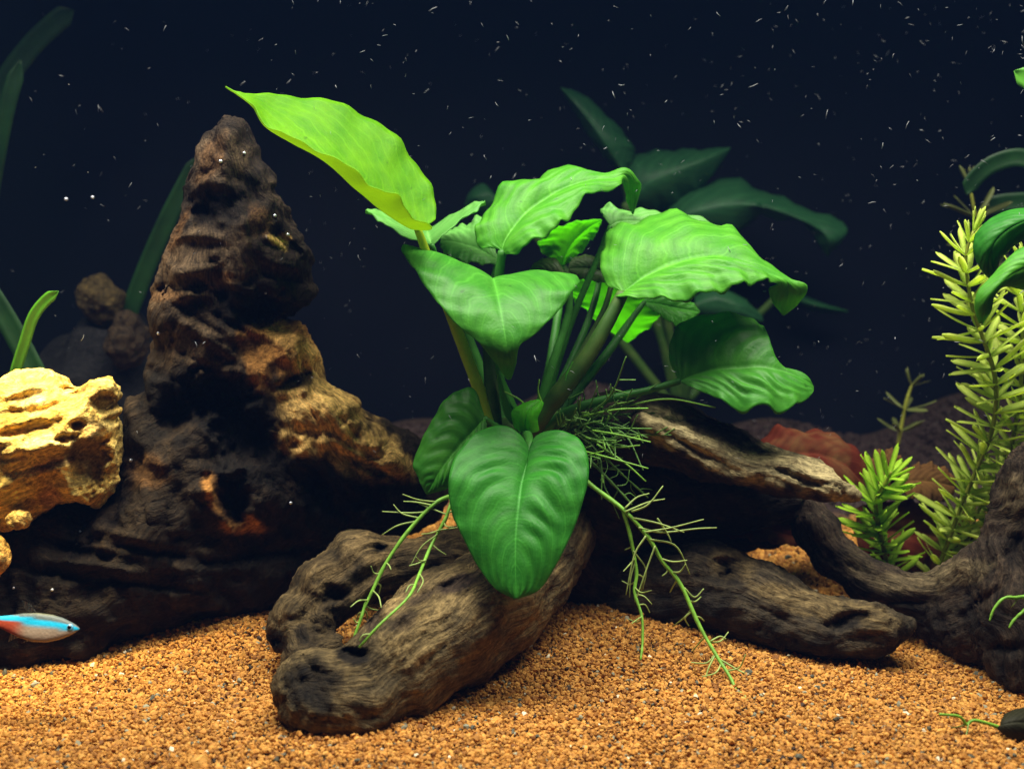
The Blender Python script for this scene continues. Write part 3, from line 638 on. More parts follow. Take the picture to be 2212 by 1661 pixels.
def small_stone(name, u, v, y, r, sq, label, colr):
    h = max(.07, r / 22); G, org = grid(P(u, v, y) - r * 1.7, P(u, v, y) + r * 1.7, h)
    c = P(u, v, y); f = np.sqrt(((G[0] - c[0]) * sq[0]) ** 2 + ((G[1] - c[1]) * sq[1]) ** 2 + ((G[2] - c[2]) * sq[2]) ** 2) - r
    V, Q = surface_nets(f, org, h); N = vnormals(V, Q)
    V = V + N * (r * .26 * fbm(V * (.9 / r) + r, 3))[:, None]
    g = V * .8; cols = lerp(np.tile(np.array(colr) * .6, (len(V), 1)), np.array(colr) * 1.2, np.clip(.5 + .7 * fbm(V * 2, 3), 0, 1))
    props(mk(name, V, Q, M_STONE, cols=cols, vecs=g), label, "stone")
small_stone("stone_chip", 42, 1122, -3.0, .52, (1, 1, 1.15), "small yellow stone chip wedged under the bright yellow stone", (.6, .38, .1))
small_stone("stone_chip", -14, 1205, -3.2, .75, (1.1, 1, .8), "orange stone chip cut off by the left edge, low down", (.6, .34, .08))
small_stone("round_stone", 215, 650, 20.5, 1.35, (1, 1, .85), "blurred round tan stone behind the left driftwood", (.065, .044, .013))
small_stone("round_stone", 275, 735, 18.0, 1.3, (1.2, 1, .7), "blurred brown stone just below the round tan stone", (.036, .022, .009))
small_stone("dark_rock", 232, 905, 22.0, 5.0, (1.25, 1.2, .74), "dim dark rock far behind the yellow stone, tan stones on its top", (.010, .009, .009))

# ------------------------------------------------------------------ leaves
def blade(rows, n=72, half=18, bulge=0.25, wave=0.10, nwave=5, vein=0.05, nv=9.0, vc=0.42, thick=0.05, fold=0.0, seed=0):
    """rows: (L u v y) (M u v y) (R u v y) stations from base to tip"""
    L = np.array([P(*r[0]) for r in rows]); M = np.array([P(*r[1]) for r in rows]); R = np.array([P(*r[2]) for r in rows])
    L, M, R = catmull(L, n), catmull(M, n), catmull(R, n)
    t = np.linspace(0, 1, n)
    Tn = np.gradient(M, axis=0); across = R - L
    Nn = np.cross(across, Tn); Nn /= np.linalg.norm(Nn, axis=1)[:, None] + 1e-9
    # smooth the normals along the rib
    for _ in range(6): Nn[1:-1] = (Nn[:-2] + Nn[1:-1] * 2 + Nn[2:]) / 4
    Nn /= np.linalg.norm(Nn, axis=1)[:, None] + 1e-9
    mid = Nn[n // 2]
    if mid @ np.array([0, -.5, 1.0]) < 0: Nn = -Nn
    wid = np.linalg.norm(across, axis=1); env = np.clip(wid / wid.max(), 0, 1)
    V = []; uv = []
    cols = np.concatenate([-np.linspace(1, 0, half + 1), np.linspace(0, 1, half + 1)[1:]])
    rnd = np.random.default_rng(seed)
    ph1, ph2 = rnd.uniform(0, 6.28, 2)
    for s in cols:
        a = abs(s); E = L if s < 0 else R
        pt = M + (E - M) * a
        b = bulge * 4 * a * (1 - a) * env
        wv = wave * a ** 3 * env * (np.sin(2 * math.pi * nwave * t + (ph1 if s < 0 else ph2)) + .5 * np.sin(2 * math.pi * nwave * 2.3 * t + 1.7 + ph2))
        phs = (t - vc * a ** 1.5) * nv + .38 * perlin(np.stack([t * 5 + seed, np.full(n, a * 1.2 + (4 if s < 0 else 0)), np.full(n, seed * 1.3)], 1)); amp = .65 + .9 * perlin(np.stack([t * 3.3 + seed * 2, np.full(n, a * 2 + (9 if s < 0 else 0)), np.full(n, .5)], 1))
        vn = amp * vein * env * ((np.cos(2 * math.pi * phs) * -.5) + .0) * math.sin(min(1, a * 1.15) * math.pi) ** 1.7 - .05 * env * math.exp(-(a / .05) ** 2)
        nz = .035 * env * perlin(pt * .9 + seed * 3.1)
        V.append(pt + Nn * (b + wv + vn + nz)[:, None]); uv.append(np.stack([np.full(n, (s + 1) / 2), t], 1))
    m = len(cols); V = np.stack(V, 1); uv = np.stack(uv, 1)         # n x m
    V = V.reshape(-1, 3); uv = uv.reshape(-1, 2)
    id_ = np.arange(n * m).reshape(n, m)
    F = np.stack([id_[:-1, :-1], id_[:-1, 1:], id_[1:, 1:], id_[1:, :-1]], -1).reshape(-1, 4)
    N = vnormals(V, F); back = V - N * thick
    F2 = F[:, ::-1] + n * m
    border = np.concatenate([id_[0, :], id_[1:, -1], id_[-1, -2::-1], id_[-2:0:-1, 0]])
    b2 = np.roll(border, -1)
    Fr = np.stack([b2, border, border + n * m, b2 + n * m], 1)
    return np.vstack([V, back]), np.vstack([F, F2, Fr]), np.vstack([uv, uv])

LM = {}
LM['lime'] = leaf_material("leaf_lime", (0.065, 0.25, 0.002), (0.14, 0.37, 0.003), (0.60, 0.82, 0.003), trans=.45, veins=12, rough=.5, spec=.15, vein_k=.5, inter=.12)
LM['bright'] = leaf_material("leaf_bright", (0.055, 0.28, 0.016), (0.11, 0.39, 0.026), (0.20, 0.60, 0.02), trans=.36, rough=.44, spec=.22)
LM['mid'] = leaf_material("leaf_mid", (0.036, 0.21, 0.014), (0.072, 0.30, 0.024), (0.18, 0.55, 0.02), trans=.34, rough=.44, spec=.22)
LM['deep'] = leaf_material("leaf_deep", (0.020, 0.165, 0.012), (0.042, 0.25, 0.020), (0.10, 0.45, 0.015), trans=.30, rough=.46, spec=.2)
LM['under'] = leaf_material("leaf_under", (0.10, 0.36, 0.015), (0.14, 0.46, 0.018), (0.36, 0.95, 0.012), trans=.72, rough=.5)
LM['olive'] = leaf_material("leaf_olive", (0.055, 0.10, 0.02), (0.075, 0.14, 0.025), (0.16, 0.34, 0.02), trans=.4, rough=.5, blotch=(0.07, 0.055, 0.02))
LM['pale'] = leaf_material("leaf_pale", (0.11, 0.35, 0.06), (0.18, 0.46, 0.10), (0.25, 0.60, 0.08), trans=.36, rough=.44, spec=.22)
LM['dim'] = leaf_material("leaf_dim", (0.022, 0.12, 0.040), (0.036, 0.16, 0.052), (0.08, 0.30, 0.07), trans=.4, rough=.5)
LM['dead'] = leaf_material("leaf_dead", (0.065, 0.010, 0.004), (0.12, 0.020, 0.007), (0.24, 0.035, 0.008), trans=.25, rough=.8, spec=.1, blotch=(0.15, 0.075, 0.025))
LM['murk'] = leaf_material("leaf_murk", (0.020, 0.020, 0.008), (0.032, 0.030, 0.012), (0.06, 0.06, 0.02), trans=.25, rough=.6, spec=.15)
LM['deadtan'] = leaf_material("leaf_deadtan", (0.11, 0.05, 0.014), (0.18, 0.09, 0.024), (0.25, 0.12, 0.03), trans=.25, rough=.8, spec=.1, blotch=(0.05, 0.02, 0.008))

def z3(us): return us
def rows(L, M, R): return [(a, b, c) for a, b, c in zip(L, M, R)]

plant = thing("broadleaf_plant", P(1110, 935, 0), "lush green broad leaved plant with hanging roots growing on the central driftwood", "plant")
def leaf(parent, L, M, R, m, label=None, pet=None, pr=(.26, .2), pm=None, dy=0.0, **kw):
    if dy:
        L, M, R = [[(a, b, c + dy) for a, b, c in q] for q in (L, M, R)]
        if pet: pet = [(a, b, c + dy * k / (len(pet) - 1)) for k, (a, b, c) in enumerate(pet)]
    V, F, uv = blade(rows(L, M, R), **kw)
    o = mk("leaf", V, F, LM[m], parent, uv=uv)
    if label: o["label"] = label
    if pet:
        V, F, uv = tube([P(*q) for q in pet], pr, n=30, sides=10, jitter=.1)
        mk("petiole", V, F, pm or M_PET, o, uv=uv)
    return o

# A: long lime leaf, boat folded
leaf(plant, [(915,495,-1.2),(933,490,-2.2),(892,466,-2.9),(854,421,-3.3),(797,394,-3.4),(727,341,-3.2),(641,301,-2.7),(577,268,-2.3),(549,228,-1.8),(515,202,-1.5),(489,186,-1.2)],
     [(903,494,-1.0),(885,491,-1.2),(852,470,-1.5),(816,444,-1.8),(767,402,-2.0),(706,348,-2.0),(632,306,-1.9),(576,271,-1.8),(548,230,-1.6),(515,204,-1.3),(488,187,-1.2)],
     [(915,488,-.8),(942,468,-.2),(935,415,.7),(898,347,1.2),(840,283,1.3),(760,232,1.1),(670,210,.6),(590,203,0),(537,201,-.8),(512,197,-1.1),(488,188,-1.2)],
     'lime', "long folded lime yellow leaf reaching up left", pet=[(1062,935,-.8),(1045,870,-.4),(1012,780,0),(968,665,.2),(930,570,-.3),(900,488,-1.0)], pr=(.34,.30,.26,.22,.17), pm=M_PETLIME,
     bulge=-.12, wave=.10, nwave=6, vein=.05, nv=12, seed=1)
# B: leaf arching over toward the viewer
leaf(plant, [(1050,642,1.0),(930,580,.6),(869,532,-.6),(890,578,-2.0),(930,632,-3.1),(975,690,-3.9),(1035,740,-4.3),(1070,782,-4.1),(1094,816,-3.7)],
     [(1062,645,1.0),(1062,610,.2),(1066,603,-.9),(1075,640,-2.7),(1083,680,-3.6),(1090,720,-4.2),(1096,755,-4.4),(1099,790,-4.2),(1099,819,-3.7)],
     [(1075,642,1.0),(1160,605,.5),(1248,599,-.6),(1238,628,-2.0),(1205,672,-3.1),(1160,718,-3.9),(1122,746,-4.3),(1113,786,-4.1),(1103,817,-3.7)],
     'mid', "triangular looking leaf arching toward the viewer with its tip hanging", pet=[(1070,930,-.6),(1062,840,-.2),(1056,740,.5),(1062,643,1.0)], pr=(.36,.33,.28,.2), pm=M_PETDARK,
     bulge=.22, wave=.10, vein=.15, nv=7, vc=.3, seed=2)
# C
leaf(plant, [(1078,538,1.0),(1035,533,1.3),(1028,505,1.8),(1045,455,2.6),(1095,398,3.4),(1155,384,3.7),(1225,361,4.0),(1300,374,3.6),(1352,362,3.4),(1377,386,3.6),(1385,406,4.0),(1369,462,4.3)],
     [(1085,543,.9),(1090,522,1.1),(1110,490,1.4),(1140,457,1.9),(1180,427,2.3),(1225,404,2.6),(1275,389,2.8),(1325,385,3.0),(1350,378,3.3),(1364,400,3.7),(1369,432,4.1),(1367,463,4.3)],
     [(1092,550,.7),(1114,546,.2),(1150,522,0),(1190,496,.1),(1222,479,.5),(1250,437,1.2),(1290,415,1.9),(1338,402,2.6),(1343,392,3.2),(1350,414,3.8),(1354,436,4.1),(1365,462,4.3)],
     'bright', "upper green leaf with a curled over tip", pet=[(1085,935,.5),(1078,850,1.0),(1074,700,1.3),(1078,600,1.1),(1085,543,.9)], pr=(.3,.27,.24,.2), bulge=.3, wave=.22, nwave=6, vein=.18, nv=8, seed=3)
# D
leaf(plant, [(1076,560,2.6),(1062,520,3.4),(1040,470,4.6),(1008,486,5.0),(972,495,5.0),(956,502,4.8)],
     [(1078,566,2.5),(1055,550,2.9),(1030,538,3.3),(1000,528,3.6),(972,522,3.9),(953,522,4.2)],
     [(1080,571,2.4),(1050,571,2.3),(1015,568,2.4),(985,563,2.7),(962,550,3.2),(952,530,4.0)],
     'pale', "pale leaf pointing left behind the upper leaf", dy=1.2, pet=[(1090,930,1.2),(1068,780,2.2),(1062,640,2.6),(1074,567,2.5)], pr=(.24,.2,.18,.14), bulge=.15, wave=.12, vein=.05, nv=7, seed=4)
# E: V shaped leaf pointing away
leaf(plant, [(928,527,1.0),(872,508,1.6),(815,471,2.6),(790,451,3.6),(845,466,4.8),(915,492,5.6)],
     [(932,529,1.0),(930,522,1.8),(927,514,2.8),(925,508,3.8),(924,502,4.8),(922,497,5.8)],
     [(936,527,1.0),(975,490,1.6),(1030,450,2.6),(1047,434,3.6),(995,453,4.8),(930,492,5.6)],
     'pale', "V shaped leaf spread out behind the lime leaf", pet=[(1085,935,1.0),(1040,800,2.2),(985,660,2.4),(948,575,1.6),(932,529,1.0)], pr=(.24,.2,.18,.14), bulge=.1, wave=.1, vein=.04, nv=6, seed=5)
# F
leaf(plant, [(1206,571,8.6),(1181,552,8.3),(1162,524,8.0),(1212,490,7.2),(1255,478,6.8),(1297,475,6.4)],
     [(1213,575,8.6),(1221,550,8.3),(1236,524,7.8),(1256,504,7.3),(1276,488,6.9),(1298,476,6.4)],
     [(1220,573,8.6),(1246,553,8.3),(1274,521,7.6),(1288,504,7.2),(1294,490,6.8),(1299,477,6.4)],
     'under', "bright backlit leaf underside beneath the upper leaf", pet=[(1150,925,1.8),(1180,830,4.0),(1196,740,6.2),(1210,640,8.0),(1213,574,8.6)], pr=(.27,.24,.2,.16), bulge=.2, wave=.14, vein=.06, nv=7, seed=6)
# G
leaf(plant, [(1228,618,2.4),(1205,566,2.6),(1175,560,2.7),(1152,574,2.7),(1143,590,2.6)],
     [(1232,625,2.2),(1205,600,2.2),(1180,590,2.2),(1160,588,2.3),(1143,592,2.6)],
     [(1225,630,2.1),(1200,625,1.9),(1175,616,1.9),(1155,604,2.1),(1143,595,2.6)],
     'olive', "small brownish rounded leaf behind the triangular leaf", bulge=.2, wave=.03, vein=.02, seed=7,
     pet=[(1150,930,.8),(1190,800,1.4),(1225,690,2.0),(1231,625,2.2)], pr=(.26,.22,.16))
# H: backlit rear leaf
leaf(plant, [(1285,582,5.6),(1240,603,6.2),(1236,638,6.8),(1264,668,7.5),(1312,708,8.4),(1354,737,9.2)],
     [(1292,585,5.6),(1302,615,6.0),(1315,645,6.6),(1328,675,7.3),(1342,706,8.2),(1356,739,9.2)],
     [(1300,582,5.6),(1355,592,6.0),(1405,640,6.6),(1426,680,7.4),(1390,713,8.4),(1358,737,9.2)],
     'under', "bright backlit leaf hanging behind the petioles", bulge=-.25, wave=.16, vein=.06, nv=7, seed=8,
     pet=[(1170,920,1.8),(1225,800,3.0),(1268,700,4.4),(1292,620,5.4),(1292,586,5.6)], pr=(.24,.2,.16,.12))
leaf(plant, [(1322,590,3.6),(1300,560,3.9),(1262,553,4.0),(1236,562,3.8),(1229,578,3.5)],
     [(1325,602,3.4),(1298,586,3.5),(1268,580,3.5),(1245,580,3.5),(1229,581,3.5)],
     [(1322,612,3.2),(1296,610,3.2),(1268,606,3.2),(1246,600,3.3),(1229,585,3.5)],
     'olive', "small olive leaf beside the large right leaf", dy=.8, bulge=.15, wave=.06, vein=.03, seed=9,
     pet=[(1160,930,1.0),(1240,790,2.0),(1300,680,2.8),(1325,602,3.4)], pr=(.2,.17,.12), pm=M_PETDARK)
# K and L, rear leaves
leaf(plant, [(1392,646,4.6),(1425,630,5.0),(1465,632,5.2),(1490,648,5.1),(1511,670,4.9)],
     [(1390,652,4.5),(1425,658,4.5),(1455,664,4.6),(1485,669,4.7),(1512,673,4.9)],
     [(1392,658,4.4),(1428,682,4.0),(1464,705,4.0),(1492,692,4.4),(1511,676,4.9)],
     'mid', "grey green leaf partly hidden below the large right leaf", dy=1.6, bulge=.15, wave=.12, vein=.07, nv=6, seed=10,
     pet=[(1190,915,2.0),(1250,840,2.6),(1310,765,3.4),(1358,698,4.2),(1392,652,4.5)], pr=(.26,.24,.2,.12))
leaf(plant, [(1302,468,5.0),(1301,446,5.6),(1350,452,6.0),(1420,458,6.2),(1510,470,6.2),(1590,503,6.0)],
     [(1318,488,4.8),(1340,478,5.0),(1385,478,5.3),(1440,482,5.6),(1520,492,5.8),(1592,506,6.0)],
     [(1325,496,4.6),(1360,500,4.6),(1400,510,4.7),(1450,516,5.0),(1530,514,5.5),(1590,510,6.0)],
     'pale', "pale leaf whose upper rim shows behind the large right leaf", dy=-1.0, bulge=.15, wave=.2, nwave=4, vein=.04, seed=11,
     pet=[(1165,925,2.2),(1200,800,3.2),(1240,680,4.0),(1290,560,4.6),(1318,489,4.8)], pr=(.2,.17,.13))
# I: large right leaf
leaf(plant, [(1336,626,.1),(1308,612,.6),(1297,562,1.5),(1310,508,2.4),(1360,478,3.0),(1440,460,3.4),(1530,475,3.2),(1592,502,2.6),(1650,560,1.4),(1705,600,.4),(1744,617,.2),(1727,655,.6),(1695,681,.9)],
     [(1345,632,-.1),(1364,618,.0),(1390,600,.1),(1425,582,.2),(1465,567,.3),(1510,557,.4),(1555,554,.4),(1605,566,.3),(1655,590,.1),(1698,608,.1),(1704,640,.4),(1698,662,.7),(1692,682,.9)],
     [(1330,640,-.4),(1366,641,-1.0),(1420,645,-1.6),(1470,648,-1.9),(1520,636,-1.9),(1570,622,-1.7),(1610,613,-1.4),(1645,605,-.9),(1668,608,-.4),(1680,614,.0),(1661,626,.3),(1670,655,.7),(1690,681,.9)],
     'bright', "largest leaf, pointing right, with a folded down tip", pet=[(1140,935,-.8),(1200,860,-.9),(1262,780,-.8),(1310,700,-.5),(1345,634,-.1)], pr=(.44,.42,.36,.28), pm=M_PETDARK,
     bulge=.34, wave=.21, nwave=7, vein=.2, nv=9, vc=.35, seed=12)
# J: dark leaf lower right
leaf(plant, [(1463,816,-.2),(1447,780,.2),(1447,738,.7),(1475,697,1.1),(1540,673,1.4),(1610,686,1.3),(1650,700,1.0),(1643,748,.5),(1662,782,.0),(1738,808,-.4),(1758,834,-.5)],
     [(1468,823,-.3),(1495,812,-.4),(1525,803,-.5),(1560,797,-.6),(1600,794,-.7),(1640,792,-.8),(1670,796,-.8),(1700,804,-.7),(1725,814,-.7),(1745,824,-.6),(1758,835,-.5)],
     [(1478,829,-.5),(1502,840,-1.0),(1535,853,-1.5),(1570,872,-1.9),(1606,890,-2.2),(1650,875,-2.2),(1690,891,-2.2),(1718,874,-1.8),(1744,862,-1.3),(1757,845,-.8),(1758,836,-.5)],
     'mid', "dark green leaf low on the right, lower half lit", pet=[(1170,930,-.2),(1230,888,-.3),(1310,862,-.3),(1400,843,-.3),(1468,823,-.3)], pr=(.26,.22,.18,.15), bulge=.2, wave=.16, nwave=5, vein=.24, nv=9, vc=.4, seed=13)
# M: heart leaf in front
leaf(plant, [(1141,970,-3.4),(1122,940,-3.2),(1085,920,-3.2),(1030,937,-3.6),(985,985,-4.4),(970,1045,-5.2),(978,1110,-5.8),(1003,1165,-6.4),(1035,1225,-7.0),(1070,1270,-7.5),(1112,1292,-7.8)],
     [(1143,977,-3.5),(1141,986,-3.7),(1138,1002,-4.0),(1133,1022,-4.4),(1127,1047,-4.9),(1122,1080,-5.6),(1117,1120,-6.2),(1114,1160,-6.7),(1113,1205,-7.2),(1114,1250,-7.6),(1115,1293,-7.9)],
     [(1146,970,-3.4),(1160,942,-3.2),(1200,931,-3.2),(1245,944,-3.6),(1268,985,-4.4),(1270,1035,-5.2),(1255,1095,-5.8),(1235,1150,-6.4),(1205,1212,-7.0),(1165,1272,-7.5),(1118,1292,-7.8)],
     'deep', "large heart shaped deep green leaf hanging in front of the log", pet=[(1125,945,-.6),(1138,940,-1.8),(1143,958,-2.9),(1143,978,-3.5)], pr=(.26,.24,.2,.15), bulge=.3, wave=.05, vein=.24, nv=9, vc=.3, n=130, half=26, seed=14)
# N: leaf behind the heart
leaf(plant, [(1043,893,-1.6),(1018,838,-1.2),(962,866,-1.2),(925,928,-1.6),(895,995,-2.2),(905,1032,-2.6),(921,1065,-2.8)],
     [(1046,905,-1.8),(1022,930,-2.1),(998,958,-2.4),(972,990,-2.7),(948,1024,-2.9),(934,1048,-2.9),(922,1067,-2.8)],
     [(1050,915,-2.0),(1048,965,-2.5),(1028,1003,-2.9),(1000,1032,-3.1),(975,1050,-3.1),(948,1060,-3.0),(923,1066,-2.8)],
     'mid', "ribbed green leaf hanging left behind the heart shaped leaf", pet=[(1080,930,-.8),(1062,918,-1.3),(1046,905,-1.8)], pr=(.24,.2,.16), bulge=.25, wave=.08, vein=.28, nv=9, vc=.35, seed=15)
# young sheaths at the crown
leaf(plant, [(1140,935,-.9),(1095,905,-.9),(1078,840,-.7),(1068,780,-.5)], [(1135,930,-1.1),(1112,895,-1.2),(1090,840,-1.0),(1069,775,-.5)], [(1128,935,-.9),(1122,890,-.7),(1098,835,-.5),(1070,780,-.4)], 'mid', bulge=.1, wave=.02, vein=.02, seed=16)
leaf(plant, [(1110,925,-1.6),(1105,890,-1.6),(1128,872,-1.4),(1160,862,-1.1)], [(1135,935,-1.8),(1135,905,-1.9),(1148,885,-1.7),(1168,866,-1.2)], [(1165,930,-1.6),(1162,905,-1.6),(1170,885,-1.5),(1175,870,-1.2)], 'under', bulge=.15, wave=.02, vein=.02, seed=17)
leaf(plant, [(1205,850,-1.0),(1212,820,-.9),(1232,790,-.8)], [(1220,845,-1.25),(1225,815,-1.2),(1238,780,-.9)], [(1235,840,-1.0),(1240,812,-.9),(1246,785,-.8)], 'mid', bulge=.08, wave=.01, vein=.01, seed=18)
# rhizome
V, F, uv = tube([P(1010, 950, .6), P(1080, 935, 0), P(1150, 925, .2), P(1230, 915, 1.0), P(1290, 930, 1.6)], (.35, .6, .65, .6, .4), n=30, sides=14, jitter=.25)
mk("rhizome", V, F, M_PETDARK, plant, uv=uv)

# ------------------------------------------------------------------ roots
def root(parent, pts, r0, r1, nrl=0, rl=(25, 80), m=M_ROOT, rm=M_ROOTPALE, span=(.1, .9), side=0, seed=0, extra=()):
    rd = np.random.default_rng(seed)
    W = [P(*q) for q in pts]
    V, F, uv = tube(W, (r0, (r0 * 2 + r1) / 3, r1), n=44, sides=7, jitter=.3)
    o = mk("root", V, F, m, parent, uv=uv)
    c = catmull(np.array(W), 200)
    uvp = np.array(pts, float); cu = catmull(uvp, 200)
    for k in range(nrl):
        t = span[0] + (span[1] - span[0]) * (k + rd.random()) / max(nrl, 1); i = int(t * 198)
        du, dv = cu[min(i + 4, 199), :2] - cu[max(i - 4, 0), :2]; dl = math.hypot(du, dv) + 1e-6
        sg = side if side else (1 if rd.random() < .5 else -1)
        if side and rd.random() < .25: sg = -sg
        ang = math.atan2(dv, du) + sg * math.radians(rd.uniform(38, 80)); ln = rd.uniform(*rl)
        u, v, y = cu[i]; b = rd.uniform(-.75, .75); yy = rd.uniform(-1.4, 1.0)
        q = [(u, v, y), (u + math.cos(ang) * ln * .5, v + math.sin(ang) * ln * .5, y + yy * .5), (u + math.cos(ang + b) * ln, v + math.sin(ang + b) * ln + ln * .1, y + yy)]
        V, F, uv = tube([P(*a) for a in q], (r1 * .72, r1 * .62, r1 * .42), n=9, sides=5); mk("rootlet", V, F, rm, o, uv=uv)
    for q in extra:
        V, F, uv = tube([P(*a) for a in q], (r1 * .8, r1 * .65, r1 * .45), n=14, sides=5); mk("rootlet", V, F, rm, o, uv=uv)
    return o
root(plant, [(1235,1000,-1.0),(1270,1042,-1.8),(1345,1100,-2.8),(1400,1160,-3.2),(1430,1212,-3.4),(1470,1262,-3.7),(1510,1350,-4.6),(1550,1420,-5.6),(1582,1472,-6.6),(1600,1530,-7.7)], .115, .06, 14, (18, 60), span=(.42, .95), seed=1,
     extra=[[(1365,1105,-3),(1400,1090,-3.2),(1432,1050,-3)], [(1350,1098,-2.9),(1375,1075,-2.6),(1402,1066,-2.4)], [(1352,1105,-3),(1400,1085,-2.6),(1436,1078,-2.5)], [(1362,1118,-3),(1420,1130,-3.2),(1478,1150,-3.4)], [(1380,1140,-3.2),(1430,1150,-3),(1505,1142,-2.8),(1548,1140,-2.8)], [(1390,1150,-3.2),(1450,1140,-3.4),(1520,1122,-3.6)], [(1405,1165,-3.3),(1460,1180,-3.2),(1490,1240,-3)], [(1395,1158,-3.3),(1370,1200,-3.6),(1352,1285,-4)], [(1415,1180,-3.4),(1400,1220,-3.6),(1372,1300,-4)], [(1420,1120,-3.1),(1440,1150,-3),(1450,1170,-3)], [(1478,1270,-3.8),(1500,1290,-3.8),(1520,1272,-3.7)], [(1495,1320,-4.2),(1480,1335,-4.2),(1488,1352,-4.2)], [(1545,1415,-5.5),(1530,1445,-5.9),(1522,1475,-6.2)], [(1548,1420,-5.6),(1590,1445,-6),(1610,1455,-6.3)], [(1535,1385,-5.1),(1555,1375,-5),(1568,1380,-5)]])
root(plant, [(1345,1100,-2.8),(1362,1160,-3.0),(1375,1235,-3.4),(1371,1280,-3.8),(1386,1330,-4.4),(1388,1385,-5.0),(1384,1425,-5.6)], .085, .05, 9, (15, 45), span=(.2, .75), seed=2,
     extra=[[(1368,1190,-3.2),(1395,1230,-3.2),(1388,1275,-3.3)], [(1372,1215,-3.3),(1362,1250,-3.5),(1360,1290,-3.6)]])
root(plant, [(1225,955,-.4),(1270,990,-.8),(1330,1052,-1.2),(1365,1090,-1.4)], .07, .045, 7, (20, 60), m=M_ROOTDIM, rm=M_ROOTDIM, seed=3)
root(plant, [(1235,950,-.2),(1300,985,-.5),(1350,1030,-.6),(1400,1075,-.6)], .05, .035, 6, (20, 50), m=M_ROOTDIM, rm=M_ROOTDIM, seed=33)
root(plant, [(1040,1030,-2.6),(990,1065,-3.6),(940,1087,-4.2),(880,1150,-4.8),(832,1220,-5.4),(802,1282,-6.0),(788,1310,-6.3),(780,1335,-6.6),(764,1380,-7.0)], .10, .055, 9, (14, 40), span=(.45, .92), seed=4,
     extra=[[(935,1092,-4.2),(900,1085,-4),(872,1083,-3.9)], [(925,1105,-4.3),(890,1108,-4.2),(826,1105,-4)], [(910,1120,-4.4),(870,1110,-4.2),(850,1090,-4)], [(905,1125,-4.5),(860,1135,-4.6),(826,1155,-4.6)], [(950,1085,-4.1),(905,1080,-4.5),(870,1068,-4.8)]])
root(plant, [(1045,1040,-2.4),(995,1050,-3.6),(970,1100,-4.4),(962,1122,-4.6),(930,1182,-5.2),(905,1242,-7.0),(882,1290,-8.5),(820,1350,-9.6),(776,1398,-10.0)], .085, .05, 6, (14, 40), span=(.35, .7), seed=5,
     extra=[[(966,1112,-4.5),(930,1098,-4.2),(905,1088,-4)], [(968,1108,-4.5),(1000,1095,-4.4),(1020,1100,-4.4)], [(950,1145,-4.8),(985,1140,-5),(1012,1130,-5.2)], [(945,1155,-4.9),(912,1180,-5),(888,1220,-5.2)], [(920,1210,-6.2),(900,1218,-6.3),(884,1222,-6.4)], [(800,1370,-9.8),(784,1372,-9.9),(776,1385,-10)], [(985,1070,-3.8),(1010,1085,-4.2),(1015,1110,-4.6)]])
# tuft of fine roots on the rhizome
for k in range(52):
    a = RNG.uniform(0, 1); u0, v0 = 1195 + 90 * RNG.random(), 905 + 55 * RNG.random(); y0 = RNG.uniform(-.4, 1.2)
    ang = math.radians(RNG.uniform(-75, 48)); ln = RNG.uniform(60, 190) * (1.0 if abs(ang) < .8 else .62)
    y1 = y0 + RNG.uniform(-2.6, .4); b = RNG.uniform(-.35, .45)
    q = [(u0, v0, y0), (u0 + math.cos(ang) * ln * .5, v0 + math.sin(ang) * ln * .5, (y0 + y1) / 2), (u0 + math.cos(ang + b) * ln, v0 + math.sin(ang + b) * ln, y1)]
    W = [P(*z) for z in q]; V, F, uv = tube(W, (.05, .045, .03), n=14, sides=5)
    o = mk("root", V, F, M_ROOTDIM, plant, uv=uv)
    for j in range(int(RNG.integers(2, 5))):
        t = RNG.uniform(.35, .95); i = t * 2; c = catmull(np.array(q), 50)[int(t * 49)]
        ang2 = ang + RNG.choice([-1, 1]) * RNG.uniform(.5, 1.1); l2 = RNG.uniform(14, 40)
        V, F, uv = tube([P(*c), P(c[0] + math.cos(ang2) * l2, c[1] + math.sin(ang2) * l2, c[2] - RNG.uniform(-.3, .8))], (.034, .024), n=5, sides=4); mk("rootlet", V, F, M_ROOTDIM if RNG.random() < .7 else M_ROOT, o, uv=uv)
for q in [[(1262,975,-1.5),(1320,990,-2.2),(1400,1012,-2.6)], [(1280,930,-1),(1340,940,-1.6),(1405,955,-2)], [(1255,900,-.5),(1330,885,-1),(1400,882,-1.4)], [(1290,960,-1.4),(1350,1000,-2),(1395,1040,-2.2)], [(1265,945,-1),(1330,965,-1.5),(1382,962,-1.6)], [(1340,880,-.2),(1440,862,-.6),(1545,880,-1.2)], [(1140,880,-1),(1120,862,-1.2),(1090,846,-1.3)], [(1170,870,-1),(1162,845,-1),(1165,820,-1)]]:
    V, F, uv = tube([P(*a) for a in q], (.055, .045, .035), n=16, sides=6); mk("root", V, F, M_ROOT, plant, uv=uv)

